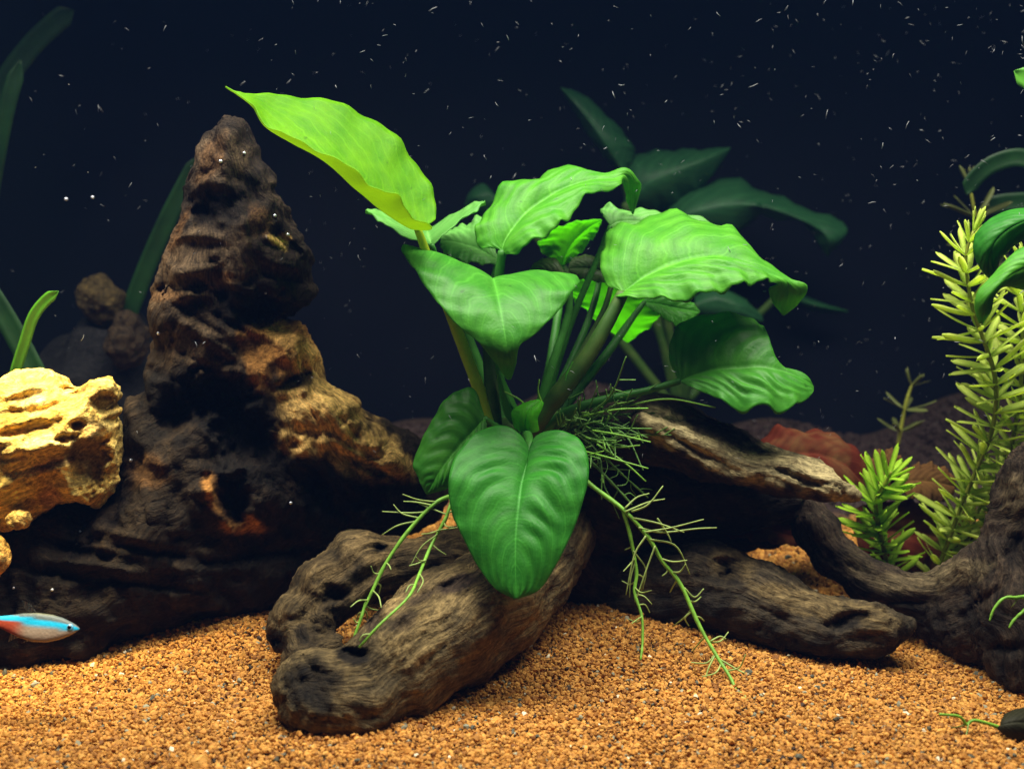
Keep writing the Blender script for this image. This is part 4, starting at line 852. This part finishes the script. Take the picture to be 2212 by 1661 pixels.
# ------------------------------------------------------------------ second broad leaved plant, cut by the right edge
plant2 = thing("broadleaf_plant", P(2290, 1010, -2.5), "two glossy green leaves hanging in from the right edge over the stem plants", "plant")
leaf(plant2, [(2262,452,-3.2),(2212,451,-3.2),(2168,460,-3.4),(2122,488,-3.6),(2104,527,-3.8),(2112,565,-3.8),(2142,605,-3.6)],
     [(2268,470,-3.8),(2222,475,-4.2),(2182,492,-4.4),(2150,520,-4.5),(2136,550,-4.4),(2136,580,-4.1),(2145,606,-3.6)],
     [(2266,490,-3.4),(2230,500,-3.4),(2205,518,-3.5),(2175,542,-3.6),(2157,562,-3.7),(2152,585,-3.7),(2147,606,-3.6)],
     'deep', pet=[(2300,1000,-2.6),(2310,800,-3.0),(2300,600,-3.4),(2268,470,-3.8)], pr=(.3,.26,.2), bulge=.25, wave=.05, vein=.08, nv=8, seed=21)
leaf(plant2, [(2275,515,-4.2),(2225,528,-4.4),(2185,552,-4.6),(2150,590,-4.8),(2115,628,-5.0),(2107,660,-5.0),(2116,696,-4.8)],
     [(2280,560,-4.6),(2235,572,-5.0),(2195,586,-5.2),(2160,612,-5.4),(2132,645,-5.4),(2124,670,-5.2),(2118,697,-4.8)],
     [(2280,630,-4.2),(2235,630,-4.4),(2200,622,-4.6),(2168,618,-4.8),(2147,638,-5.0),(2138,672,-5.0),(2121,697,-4.8)],
     'bright', pet=[(2305,1000,-2.8),(2330,820,-3.6),(2320,650,-4.2),(2280,560,-4.6)], pr=(.3,.26,.2), bulge=.25, wave=.06, vein=.06, nv=8, seed=22)
root(plant2, [(2290,1180,-5.5),(2240,1275,-6.6),(2200,1290,-6.9),(2170,1292,-7.0),(2148,1315,-7.1),(2138,1340,-7.2)], .09, .045, 0, seed=6, extra=[[(2200,1290,-6.9),(2190,1305,-7),(2184,1312,-7)]])
root(plant2, [(2300,1200,-5.6),(2250,1295,-6.8),(2215,1318,-7.0),(2192,1338,-7.1),(2180,1356,-7.2)], .09, .05, 0, seed=7)
root(plant2, [(2330,1380,-7),(2290,1540,-9.6),(2212,1590,-10.2),(2150,1568,-10.3),(2105,1556,-10.4),(2088,1565,-10.5),(2072,1548,-10.6),(2030,1543,-10.8)], .08, .05, 0, seed=8, extra=[[(2092,1564,-10.5),(2086,1590,-10.8),(2070,1608,-11)], [(2088,1565,-10.5),(2070,1570,-10.6),(2056,1572,-10.7)]])
leaf(plant2, [(2162,1562,-10.6),(2168,1545,-10.2),(2190,1533,-10),(2230,1528,-9.8),(2300,1545,-9.4)], [(2160,1567,-10.8),(2174,1563,-10.9),(2200,1560,-10.9),(2240,1562,-10.6),(2300,1560,-9.8)], [(2154,1575,-10.8),(2175,1592,-11),(2205,1602,-11),(2245,1598,-10.8),(2300,1580,-10)], 'murk', "dull dark leaf lying on the gravel", bulge=.15, wave=.03, vein=.02, seed=23)

# ------------------------------------------------------------------ stem plants
M_STEMLEAF = plain("stem_leaf", (0.72, 0.92, 0.14), 0.55, 0.10, 200, spec=.15, trans=.55, col2=(0.86, 0.97, 0.24))
M_STEM = plain("stem", (0.24, 0.26, 0.03), 0.5, .25, 200)
M_STEMLEAF2 = plain("stem_leaf_fresh", (0.50, 0.84, 0.04), 0.5, 0.12, 200, spec=.2, trans=.5, col2=(0.62, 0.90, 0.08))
def needle_mesh(seed, m):
    rd = np.random.default_rng(seed); n = 9; t = np.linspace(0, 1, n); wdt = .092 * np.minimum(1, .35 + t * 3) * np.sqrt(np.clip(1 - np.clip((t - .72) / .285, 0, 1) ** 2, .02, 1))
    bend = rd.uniform(-.05, .16); y = bend * t ** 2; tw = rd.uniform(-.05, .05)
    rows_ = []
    for k in range(n):
        rows_ += [(t[k], -wdt[k], y[k] + .012 + tw * t[k] * .3), (t[k], 0, y[k] - .006), (t[k], wdt[k], y[k] + .012 - tw * t[k] * .3), (t[k], 0, y[k] - .022)]
    V = np.array(rows_); F = []
    for k in range(n - 1):
        for j in range(4): F.append((k * 4 + j, k * 4 + (j + 1) % 4, (k + 1) * 4 + (j + 1) % 4, (k + 1) * 4 + j))
    F += [(0, 3, 2, 1), ((n - 1) * 4, (n - 1) * 4 + 1, (n - 1) * 4 + 2, (n - 1) * 4 + 3)]
    return make_mesh("stem_leaf", V, F, m)
NEED = [needle_mesh(s, M_STEMLEAF) for s in range(5)]; NEED2 = [needle_mesh(s + 9, M_STEMLEAF2) for s in range(4)]
def stem_plant(label, pts, spacing, length, whorl, rad=.11, needles=NEED, seed=0, up=22, taper=.5):
    rd = np.random.default_rng(seed)
    W = [P(*q) for q in pts]; root_ = thing("stem_plant", W[0], label, "plant", "yellow green stem plants behind the right driftwood")
    V, F, uv = tube(W, (rad * 1.1, rad, rad * .6), n=50, sides=8, jitter=.15); mk("stem", V, F, M_STEM, root_, uv=uv)
    c = catmull(np.array(W), 400); seg = np.r_[0, np.cumsum(np.linalg.norm(np.diff(c, axis=0), axis=1))]; tot = seg[-1]
    s = spacing * .5; az0 = rd.uniform(0, 6)
    base = OFF[root_.name]
    while s < tot + .01:
        i = int(np.searchsorted(seg, s).clip(2, 397)); T = Vector(c[i + 2] - c[i - 2]).normalized()
        a = Vector((0, -1, 0)); a = (a - T * a.dot(T)).normalized(); b = T.cross(a)
        f = s / tot; top = max(0, (f - .9) / .1)
        for k in range(whorl):
            az = az0 + k * 2 * math.pi / whorl + rd.uniform(-.22, .22); el = math.radians(up + rd.uniform(-12, 12) + 42 * top)
            d = (a * math.cos(az) + b * math.sin(az)) * math.cos(el) + T * math.sin(el)
            side = T.cross(d).normalized(); nrm = d.cross(side); ro = rd.uniform(-.9, .9); side, nrm = side * math.cos(ro) + nrm * math.sin(ro), nrm * math.cos(ro) - side * math.sin(ro)
            L = length * rd.uniform(.8, 1.12) * (1 - taper * top)
            o = bpy.data.objects.new("stem_leaf", needles[int(rd.integers(len(needles)))]); C.objects.link(o)
            pos = Vector(c[i]) + d * rad * .6 - Vector(base)
            o.matrix_local = Matrix(((d.x * L, side.x * L, nrm.x * L, pos.x * S), (d.y * L, side.y * L, nrm.y * L, pos.y * S), (d.z * L, side.z * L, nrm.z * L, pos.z * S), (0, 0, 0, 1)))
            o.parent = root_
        az0 += math.pi / whorl + .2; s += spacing * (1 - .55 * top) * rd.uniform(.9, 1.1)
stem_plant("tall yellow green stem plant with whorled narrow leaves, left of the hanging leaf pair",
           [(2005,1290,4.4),(2040,1190,4.0),(2080,1085,3.4),(2105,1025,3.0),(2145,920,2.4),(2150,820,2.0),(2125,735,1.8),(2102,668,1.6),(2090,605,1.5),(2087,550,1.5),(2103,498,1.5)], .70, 2.05, 6, seed=1)
stem_plant("yellow green stem plant running up the right edge below the hanging leaf pair",
           [(2110,1260,5.0),(2140,1120,4.4),(2185,960,3.8),(2203,850,3.6),(2208,760,3.6),(2210,650,3.8),(2218,560,4.0)], .72, 2.0, 6, seed=2)
stem_plant("short fresh green stem plant with a bent top inside the driftwood hollow",
           [(1925,1260,4.0),(1910,1190,3.4),(1895,1120,2.8),(1893,1080,2.6),(1915,1040,2.2),(1925,1020,2.0)], .56, 1.95, 6, needles=NEED2, seed=3, up=28)
stem_plant("small stem plant leaning left at the foot of the tall stem plants",
           [(2060,1250,5.2),(2090,1160,4.8),(2120,1090,4.6),(2165,1030,4.4)], .75, 2.1, 6, seed=4)

# ------------------------------------------------------------------ dead leaves behind the driftwood
def dead(label, L, M, R, m, **kw):
    V, F, uv = blade(rows(L, M, R), **kw); o = mk("dead_leaf", V, F, LM[m], uv=uv); props(o, label, "dead leaf", "dead leaves behind the right driftwood")
dead("large rust red dead leaf arched behind the pale plank edge",
     [(1640,1010,5),(1632,965,5.4),(1665,930,6),(1710,925,6.4),(1770,935,6.6),(1830,950,6.4),(1865,995,5.8),(1870,1040,5.2)],
     [(1650,1015,3.8),(1675,1000,4),(1710,985,4.2),(1750,980,4.4),(1790,990,4.4),(1825,1005,4.4),(1850,1030,4.4),(1868,1048,4.6)],
     [(1655,1030,3.4),(1690,1050,3.2),(1720,1060,3.2),(1760,1065,3.2),(1800,1070,3.4),(1825,1070,3.6),(1845,1068,4),(1866,1054,4.4)], 'dead', bulge=.5, wave=.3, nwave=4, vein=.06, seed=31)
dead("crumpled tan dead leaf scrap above the short green stem plant",
     [(1872,1050,6),(1868,1000,6.4),(1890,978,6.6),(1920,972,6.6),(1945,985,6.4)], [(1885,1055,5.4),(1895,1030,5.6),(1912,1012,5.8),(1930,1002,6),(1948,992,6.2)], [(1900,1060,5),(1925,1050,5),(1945,1035,5.2),(1952,1018,5.6),(1950,1000,6)], 'deadtan', bulge=.3, wave=.35, nwave=4, vein=.05, seed=32)
dead("long tan dead leaf lying between the short and tall stem plants",
     [(1930,1030,6.6),(1965,1008,7),(2000,1000,7),(2040,1010,6.8),(2060,1030,6.4)], [(1930,1045,6),(1965,1040,6),(2000,1040,6),(2035,1045,6),(2062,1050,6.2)], [(1935,1060,5.4),(1970,1075,5.2),(2000,1085,5.2),(2035,1085,5.4),(2060,1068,6)], 'deadtan', bulge=.2, wave=.15, vein=.04, seed=33)
dead("dark red dead leaf low between the stem plants",
     [(1845,1100,6),(1900,1080,6.6),(1980,1085,7),(2060,1100,7),(2120,1130,6.6)], [(1845,1150,5.4),(1900,1145,5.6),(1980,1150,5.8),(2060,1165,5.8),(2120,1175,6)], [(1850,1210,4.6),(1900,1225,4.6),(1980,1235,4.8),(2060,1235,5),(2115,1215,5.6)], 'dead', bulge=.5, wave=.3, vein=.05, seed=34)
dead("thin dark red dead leaf in the shade under the plank edge",
     [(1520,1130,4),(1570,1112,4.4),(1640,1112,4.6),(1700,1130,4.4),(1740,1160,4)], [(1520,1140,3.6),(1575,1135,3.8),(1640,1140,3.8),(1700,1155,3.8),(1742,1170,3.8)], [(1525,1150,3.4),(1580,1160,3.2),(1640,1170,3.2),(1700,1178,3.4),(1740,1180,3.7)], 'dead', bulge=.2, wave=.12, vein=.03, seed=35)

# ------------------------------------------------------------------ dim plants far back
far = thing("background_plant", P(1480, 860, 26), "dim blurred broad leaved plant in the dark water behind the main plant", "plant")
Y = 28.0
def fl(L, M, R, pet=None, m='dim', **kw):
    leaf(far, L, M, R, m, pet=pet, pr=(.35, .3, .25), pm=M_PETDARK, n=40, half=8, **kw)
fl([(1325,362,Y),(1275,300,Y),(1245,250,Y),(1222,212,Y),(1211,190,Y)], [(1345,368,Y-1),(1310,310,Y-1.4),(1275,262,Y-1.2),(1240,220,Y-.8),(1211,189,Y)], [(1360,366,Y),(1372,325,Y),(1335,272,Y),(1262,205,Y),(1212,188,Y)], pet=[(1460,860,Y+1),(1400,600,Y),(1345,368,Y-1)], bulge=.3, wave=.2, seed=41)
fl([(1345,420,Y),(1340,345,Y+1),(1420,325,Y+1),(1500,322,Y+1),(1578,318,Y)], [(1350,440,Y-1),(1400,395,Y-1.5),(1455,370,Y-1.5),(1520,345,Y-1),(1578,319,Y)], [(1360,455,Y),(1430,455,Y),(1490,425,Y),(1535,385,Y),(1578,321,Y)], pet=[(1470,860,Y+1),(1400,640,Y),(1350,440,Y-1)], bulge=.4, wave=.3, seed=42)
fl([(1420,470,Y),(1480,410,Y+1),(1570,385,Y+1),(1650,410,Y+1),(1720,440,Y),(1800,470,Y),(1832,495,Y-1),(1790,552,Y-1)], [(1430,490,Y-1),(1500,455,Y-2),(1570,440,Y-2),(1640,445,Y-2),(1705,465,Y-2),(1760,490,Y-2),(1795,520,Y-2),(1788,553,Y-1)], [(1440,510,Y),(1520,510,Y-1),(1590,500,Y-1),(1640,470,Y-1),(1690,475,Y-1),(1740,485,Y-1),(1765,525,Y-1),(1785,553,Y-1)], pet=[(1480,860,Y+1),(1440,680,Y),(1430,490,Y-1)], bulge=.4, wave=.3, seed=43)
fl([(1090,460,Y+2),(1050,400,Y+2),(1020,410,Y+2),(1005,440,Y+2)], [(1100,450,Y+1),(1070,430,Y+1),(1035,430,Y+1),(1005,442,Y+2)], [(1105,430,Y+2),(1090,455,Y+2),(1050,470,Y+2),(1005,445,Y+2)], pet=[(1440,860,Y+1),(1200,560,Y+1),(1100,450,Y+1)], bulge=.3, wave=.1, seed=44)
fl([(1500,640,Y+1),(1540,620,Y+1),(1600,640,Y+1),(1645,680,Y+1)], [(1500,660,Y),(1550,655,Y),(1600,668,Y),(1648,690,Y+1)], [(1500,690,Y+1),(1550,700,Y+1),(1610,705,Y+1),(1648,695,Y+1)], pet=[(1480,860,Y+1),(1490,760,Y),(1500,660,Y)], bulge=.3, wave=.1, seed=45)
fl([(1690,620,Y+3),(1730,635,Y+3),(1780,655,Y+3),(1830,670,Y+3)], [(1690,630,Y+2),(1735,650,Y+2),(1785,664,Y+2),(1832,672,Y+3)], [(1690,640,Y+3),(1735,665,Y+3),(1780,676,Y+3),(1830,675,Y+3)], pet=[(1490,860,Y+1),(1600,720,Y+2),(1690,630,Y+2)], bulge=.2, wave=.1, seed=46)

# ribbon blades
def ribbon(name, label, pts, width, m, group=None, thick=.04):
    W = np.array([P(*q) for q in pts]); c = catmull(W, 40); t = np.linspace(0, 1, 40)
    wd = width * np.clip(np.minimum(1, (1 - t) * 9 + .12), 0, 1) * (.75 + .25 * np.minimum(1, t * 4))
    T = np.gradient(c, axis=0); T /= np.linalg.norm(T, axis=1)[:, None]; sd = np.cross(T, [0.25, -1, .1]); sd /= np.linalg.norm(sd, axis=1)[:, None]; nn = np.cross(sd, T)
    V = []
    for k in (-1, -.5, 0, .5, 1): V.append(c + sd * (wd * k / 2)[:, None] + nn * (abs(k) * .12 * width))
    V = np.stack(V, 1); top = V.reshape(-1, 3); bot = top - np.repeat(nn, 5, 0) * thick
    id_ = np.arange(200).reshape(40, 5); F = np.stack([id_[:-1, :-1], id_[:-1, 1:], id_[1:, 1:], id_[1:, :-1]], -1).reshape(-1, 4)
    border = np.concatenate([id_[0, :], id_[1:, -1], id_[-1, -2::-1], id_[-2:0:-1, 0]]); b2 = np.roll(border, -1)
    uv = np.stack([np.tile(np.linspace(0, 1, 5), 40), np.repeat(t, 5)], 1)
    o = mk(name, np.vstack([top, bot]), np.vstack([F, F[:, ::-1] + 200, np.stack([b2, border, border + 200, b2 + 200], 1)]), m, uv=np.vstack([uv, uv]))
    props(o, label, "plant", group)
M_RIB = plain("ribbon_dim", (0.013, 0.062, 0.011), .5, .3, 60, trans=.35); M_RIB2 = plain("ribbon_bright", (0.12, 0.42, 0.03), .45, .2, 60, trans=.4)
GR = "grassy ribbon leaves at the back left"
ribbon("ribbon_leaf", "blurred dark green ribbon leaf slanting up to the top left corner", [(-120,700,26),(-60,400,25),(0,205,24),(60,110,24),(120,50,24),(160,22,24)], 1.3, M_RIB, GR)
ribbon("ribbon_leaf", "very dim ribbon leaf hugging the upper left edge", [(-60,800,20),(-30,500,19),(10,260,18),(45,130,18)], .9, M_RIB, GR)
ribbon("ribbon_leaf", "straight dim green ribbon leaf rising behind the left driftwood", [(215,900,22),(250,760,22),(300,620,22),(350,500,22),(400,400,22),(440,330,22)], 1.1, M_RIB, GR)
ribbon("ribbon_leaf", "short bright green blade with a rounded tip above the yellow stone", [(10,900,4.5),(32,810,4.2),(52,745,4),(72,685,3.8),(98,650,3.7),(126,629,3.6)], .52, M_RIB2, GR)
ribbon("ribbon_leaf", "green ribbon leaf leaning left across the bright blade", [(150,930,10),(90,830,9),(45,745,9),(5,675,9),(-50,590,9)], 1.1, M_RIB, GR)
ribbon("ribbon_leaf", "dim broad arching ribbon leaf at the far right above the stem tips", [(2330,560,14),(2270,380,14),(2210,342,14),(2150,352,14),(2105,385,14),(2085,420,14)], 1.0, M_RIB, "dim ribbon leaves at the back right")
ribbon("ribbon_leaf", "green leaf tip poking in at the top right corner", [(2330,400,5),(2290,260,5),(2240,190,5),(2190,154,5)], .95, M_RIB2, "dim ribbon leaves at the back right")
ribbon("ribbon_leaf", "faint horizontal ribbon leaf behind the tall stem tip", [(2330,470,17),(2250,440,17),(2180,438,17),(2120,450,17)], 1.1, M_RIB, "dim ribbon leaves at the back right")
M_FARSTEM = plain("far_stem_leaf", (0.16, 0.19, 0.05), .5, .2, 60, trans=.3); NEED3 = [needle_mesh(s + 30, M_FARSTEM) for s in range(2)]
stem_plant("dim blurred stem plant tip just above the tall stem plant", [(2150,620,16),(2115,500,16),(2100,430,16),(2097,405,16)], 1.6, 2.4, 6, needles=NEED3, seed=7)
stem_plant("faint stem plant far back between the dark leaf and the stem plants", [(1940,960,17),(1955,880,17),(1965,845,17),(1972,828,17)], 1.5, 1.7, 5, needles=NEED3, seed=8)

# ------------------------------------------------------------------ neon coloured fish
def fish():
    y0 = -8.6
    A = P(-38, 1338, y0); B = P(172, 1358, y0); L = np.linalg.norm(B - A); ax = (B - A) / L
    th = thing("fish", P(70, 1395, y0), "small silver fish with a glowing blue stripe and red rear, low at left edge", "fish")
    up = np.array([0, 0, 1.0]); up = up - ax * up.dot(ax); up /= np.linalg.norm(up); cv = np.cross(ax, up); cv = cv if cv[1] < 0 else -cv
    up = math.cos(.5) * up - math.sin(.5) * cv; sd = np.cross(ax, up)
    n, m_ = 48, 24; t = np.linspace(0, 1, n)
    px = L / 210.0                                             # cm per overview px along the body
    top = np.interp(t, [0, .1, .22, .40, .55, .70, .82, .92, .97, 1], [7, 8, 12, 21, 25, 24, 19, 11, 6, 1.2]) * px
    bot = np.interp(t, [0, .1, .22, .40, .55, .70, .82, .92, .97, 1], [7, 9, 16, 30, 37, 35, 27, 16, 8, 1.2]) * px
    wid = np.interp(t, [0, .1, .3, .55, .75, .88, .96, 1], [2, 3, 6, 8.5, 9, 7.5, 4.5, .8]) * px
    ctr = A + ax * (t * L)[:, None]
    V = []; tt = []; hh = []
    for k in range(n):
        a = np.arange(m_) * 2 * math.pi / m_; cz, sz = np.cos(a), np.sin(a)
        hgt = np.where(cz > 0, top[k], bot[k]) * cz
        V.append(ctr[k] + up * hgt[:, None] + sd * (wid[k] * sz)[:, None]); tt.append(np.full(m_, t[k])); hh.append(hgt / px)
    V = np.vstack(V); tt = np.concatenate(tt); hh = np.concatenate(hh)
    F = []
    for k in range(n - 1):
        for j in range(m_): F.append((k * m_ + j, k * m_ + (j + 1) % m_, (k + 1) * m_ + (j + 1) % m_, (k + 1) * m_ + j))
    c = np.tile(np.array([.11, .14, .13]), (len(V), 1))
    belly = sstep(-2, -12, hh); c = lerp(c, np.array([.50, .37, .26]), belly)
    red = sstep(.50, .30, tt) * sstep(6, -1, hh); c = lerp(c, np.array([.50, .075, .03]), red)
    sc_ = np.interp(tt, [0, .3, .6, .8, 1], [6, 8.5, 4, 0, -1]); wd = np.interp(tt, [0, .2, .5, .8, .95, 1], [3.5, 5.5, 7.5, 7.5, 5, 1])
    stripe = 1 - sstep(.75, 1.1, np.abs(hh - sc_) / wd); c = lerp(c, np.array([.015, .55, .85]), stripe)
    c = lerp(c, np.array([.25, .22, .06]), sstep(19, 25, hh) * .5)
    m, nt, out = mat("fish_skin")
    col = nd(nt, "ShaderNodeAttribute", attribute_name="Col").outputs["Color"]; ob = nd(nt, "ShaderNodeTexCoord").outputs["Object"]
    vo = nd(nt, "ShaderNodeTexVoronoi"); vo.inputs["Scale"].default_value = 900; nt.links.new(ob, vo.inputs["Vector"])
    p = nd(nt, "ShaderNodeBsdfPrincipled"); p.inputs["Roughness"].default_value = .45; p.inputs["Specular IOR Level"].default_value = .3
    nt.links.new(col, p.inputs["Base Color"]); nt.links.new(bump(nt, vo.outputs["Distance"], .2, .0003), p.inputs["Normal"]); nt.links.new(p.outputs[0], out.inputs[0])
    mk("body", V, F, m, th, cols=c)
    m, nt, out = mat("fish_fin"); p = nd(nt, "ShaderNodeBsdfPrincipled"); p.inputs["Base Color"].default_value = (.35, .38, .36, 1); p.inputs["Roughness"].default_value = .4
    ob = nd(nt, "ShaderNodeTexCoord").outputs["Object"]; wv = nd(nt, "ShaderNodeTexWave"); wv.inputs["Scale"].default_value = 260; nt.links.new(ob, wv.inputs["Vector"])
    tr = nd(nt, "ShaderNodeBsdfTransparent"); mx = nd(nt, "ShaderNodeMixShader"); nt.links.new(ramp(nt, wv.outputs["Fac"], 0, 1, .25, .7), mx.inputs[0]); nt.links.new(tr.outputs[0], mx.inputs[1]); nt.links.new(p.outputs[0], mx.inputs[2]); nt.links.new(mx.outputs[0], out.inputs[0])
    def fin(name, poly):
        Pp = np.array([P(a, b, y0) for a, b in poly]); k = len(Pp); off = sd * .012
        V = np.vstack([Pp + off, Pp - off]); cen = Pp.mean(0); V = np.vstack([V, cen + off, cen - off])
        F = []
        for i in range(k):
            j = (i + 1) % k; F += [(2 * k, i, j), (2 * k + 1, k + j, k + i), (i, k + i, k + j), (i, k + j, j)]
        mk(name, V, F, m, th, smooth=False)
    fin("dorsal_fin", [(78, 1322), (62, 1302), (48, 1296), (52, 1310), (58, 1320)])
    fin("anal_fin", [(52, 1378), (36, 1372), (24, 1366), (18, 1386), (30, 1380), (44, 1376)])
    fin("pelvic_fin", [(84, 1384), (70, 1383), (56, 1386), (46, 1389), (62, 1380)])
    fin("tail_fin", [(-30, 1333), (-58, 1312), (-66, 1318), (-58, 1338), (-64, 1360), (-54, 1362), (-32, 1345)])
    # eye
    e = P(157, 1356, y0) - sd * 0
    side = -1 if (sd @ np.array([0, -1, 0])) < 0 else 1
    e = A + ax * (.905 * L) + up * (0.0) + sd * side * .085
    def ball(name, c0, r, mm, flat=.5, parent=th):
        V = []; F = []
        for i in range(9):
            for j in range(16):
                a = math.pi * i / 8; b = 2 * math.pi * j / 16
                V.append(c0 + r * (ax * math.sin(a) * math.cos(b) + up * math.sin(a) * math.sin(b) + sd * side * flat * math.cos(a)))
        for i in range(8):
            for j in range(16): F.append((i * 16 + j, i * 16 + (j + 1) % 16, (i + 1) * 16 + (j + 1) % 16, (i + 1) * 16 + j))
        return mk(name, V, F, mm, parent)
    eo = ball("eye", e, .15, plain("fish_eye", (.12, .42, .6), .2, .2, 300, spec=.8))
    ball("pupil", e + sd * side * .045, .085, plain("fish_pupil", (.004, .004, .005), .15, .1, 300, spec=.8), parent=eo)
fish()

# ------------------------------------------------------------------ air bubbles on the wood, motes in the water
m, nt, out = mat("air_bubble"); p = nd(nt, "ShaderNodeBsdfPrincipled"); p.inputs["Base Color"].default_value = (.85, .9, 1, 1); p.inputs["Roughness"].default_value = .06
p.inputs["Specular IOR Level"].default_value = 1.0; p.inputs["Metallic"].default_value = .6; p.inputs["IOR"].default_value = 1.33; nt.links.new(p.outputs[0], out.inputs[0]); M_BUB = m
bpy.context.view_layer.update()
DG = bpy.context.evaluated_depsgraph_get()
def hit(u, v):
    d = P(u, v, 0) - CAM; d = Vector(d).normalized()
    ok, loc, nrm, *_ = sc.ray_cast(DG, Vector(CAM * S), d)
    return (np.array(loc) / S, np.array(nrm)) if ok else (None, None)
ph = (1 + 5 ** .5) / 2
import bmesh
bm = bmesh.new(); bmesh.ops.create_icosphere(bm, subdivisions=2, radius=1.0 * S); BUB = bpy.data.meshes.new("air_bubble"); bm.to_mesh(BUB); bm.free(); BUB.materials.append(M_BUB)
for pl in BUB.polygons: pl.use_smooth = True
for (u, v, r, lab) in [(478, 348, .085, "air bubble on the peak's upper left side"), (526, 331, .075, "air bubble on the peak's upper right side"), (592, 467, .08, "air bubble on the right shoulder of the peaked driftwood"), (620, 508, .085, "air bubble beside the pale chip on the peaked driftwood"), (343, 718, .08, "air bubble on the left flank of the peaked driftwood"), (284, 994, .085, "air bubble on dark wood right of the yellow stone"), (627, 1086, .075, "air bubble below the tan flank of the peaked driftwood"), (172, 1148, .07, "air bubble on dark wood under the yellow stone"), (113, 1274, .07, "air bubble on the wood just above the fish"), (575, 632, .06, "tiny air bubble under the ledge of the peaked driftwood"), (30, 1270, .06, "tiny air bubble at the lower left wood edge"), (143, 430, .10, "left of two blurred bubbles hanging in dark water"), (200, 426, .09, "right of two blurred bubbles hanging in dark water")]:
    q, nn = hit(u, v)
    if q is None or q[1] > 12: q = P(u, v, 10.0); nn = np.zeros(3)
    o = bpy.data.objects.new("air_bubble", BUB); C.objects.link(o); o.location = Vector(q + nn * r * .6) * S; o.scale = (r,) * 3
    props(o, lab, "bubble", "air bubbles clinging to the driftwood")

def motes():
    Vs, Fs = [], []; k0 = 0
    for i in range(820):
        if i < 480: u = 2212 * (1 - RNG.random() ** 1.7 * .75); v = 900 * RNG.random() ** 1.25
        else: u = 2212 * RNG.random(); v = 1000 * RNG.random() ** 1.1
        y = RNG.uniform(-8, 26); c = P(u, v, y)
        big = RNG.random() < .16
        ln = RNG.uniform(.06, .20) if big else RNG.uniform(.03, .13); r = RNG.uniform(.009, .019) if big else RNG.uniform(.003, .010)
        d = RNG.normal(size=3); d[1] *= .4; d /= np.linalg.norm(d); a = np.cross(d, [0.1, 1, 0.2]); a /= np.linalg.norm(a); b = np.cross(d, a); bend = RNG.uniform(-.15, .15)
        ring = []
        for s in (-1, 0, 1):
            w_ = r * (1 if s == 0 else .45)
            for j in range(4):
                th = j * math.pi / 2; ring.append(c + d * ln * s + a * bend * ln * (1 - s * s) + w_ * (a * math.cos(th) + b * math.sin(th)))
        Vs += ring
        for s in range(2):
            for j in range(4): Fs.append((k0 + s * 4 + j, k0 + s * 4 + (j + 1) % 4, k0 + s * 4 + 4 + (j + 1) % 4, k0 + s * 4 + 4 + j))
        Fs += [(k0 + 3, k0 + 2, k0 + 1, k0), (k0 + 8, k0 + 9, k0 + 10, k0 + 11)]; k0 += 12
    return np.array(Vs), np.array(Fs)
m = plain("mote", (.38, .40, .42), .6, .2, 100, trans=.3)
V, F = motes(); props(mk("floating_particles", V, F, m), "pale fibres and specks drifting in the dark water", "particles", kind="stuff")

# ------------------------------------------------------------------ the water's own haze
m, nt, out = mat("water_haze"); pv = nd(nt, "ShaderNodeVolumePrincipled"); pv.inputs["Color"].default_value = (0.16, 0.36, 1.0, 1); pv.inputs["Density"].default_value = 0.036; pv.inputs["Anisotropy"].default_value = 0.2
nt.links.new(pv.outputs[0], out.inputs["Volume"])
hv = np.array([(-75, -75, -4), (75, -75, -4), (75, 36, -4), (-75, 36, -4), (-75, -75, 40), (75, -75, 40), (75, 36, 40), (-75, 36, 40)], float)
hf = np.array([(0, 3, 2, 1), (4, 5, 6, 7), (0, 1, 5, 4), (1, 2, 6, 5), (2, 3, 7, 6), (3, 0, 4, 7)])
props(mk("haze", hv, hf, m, smooth=False), "faint blue haze of the tank water", "haze", kind="stuff")
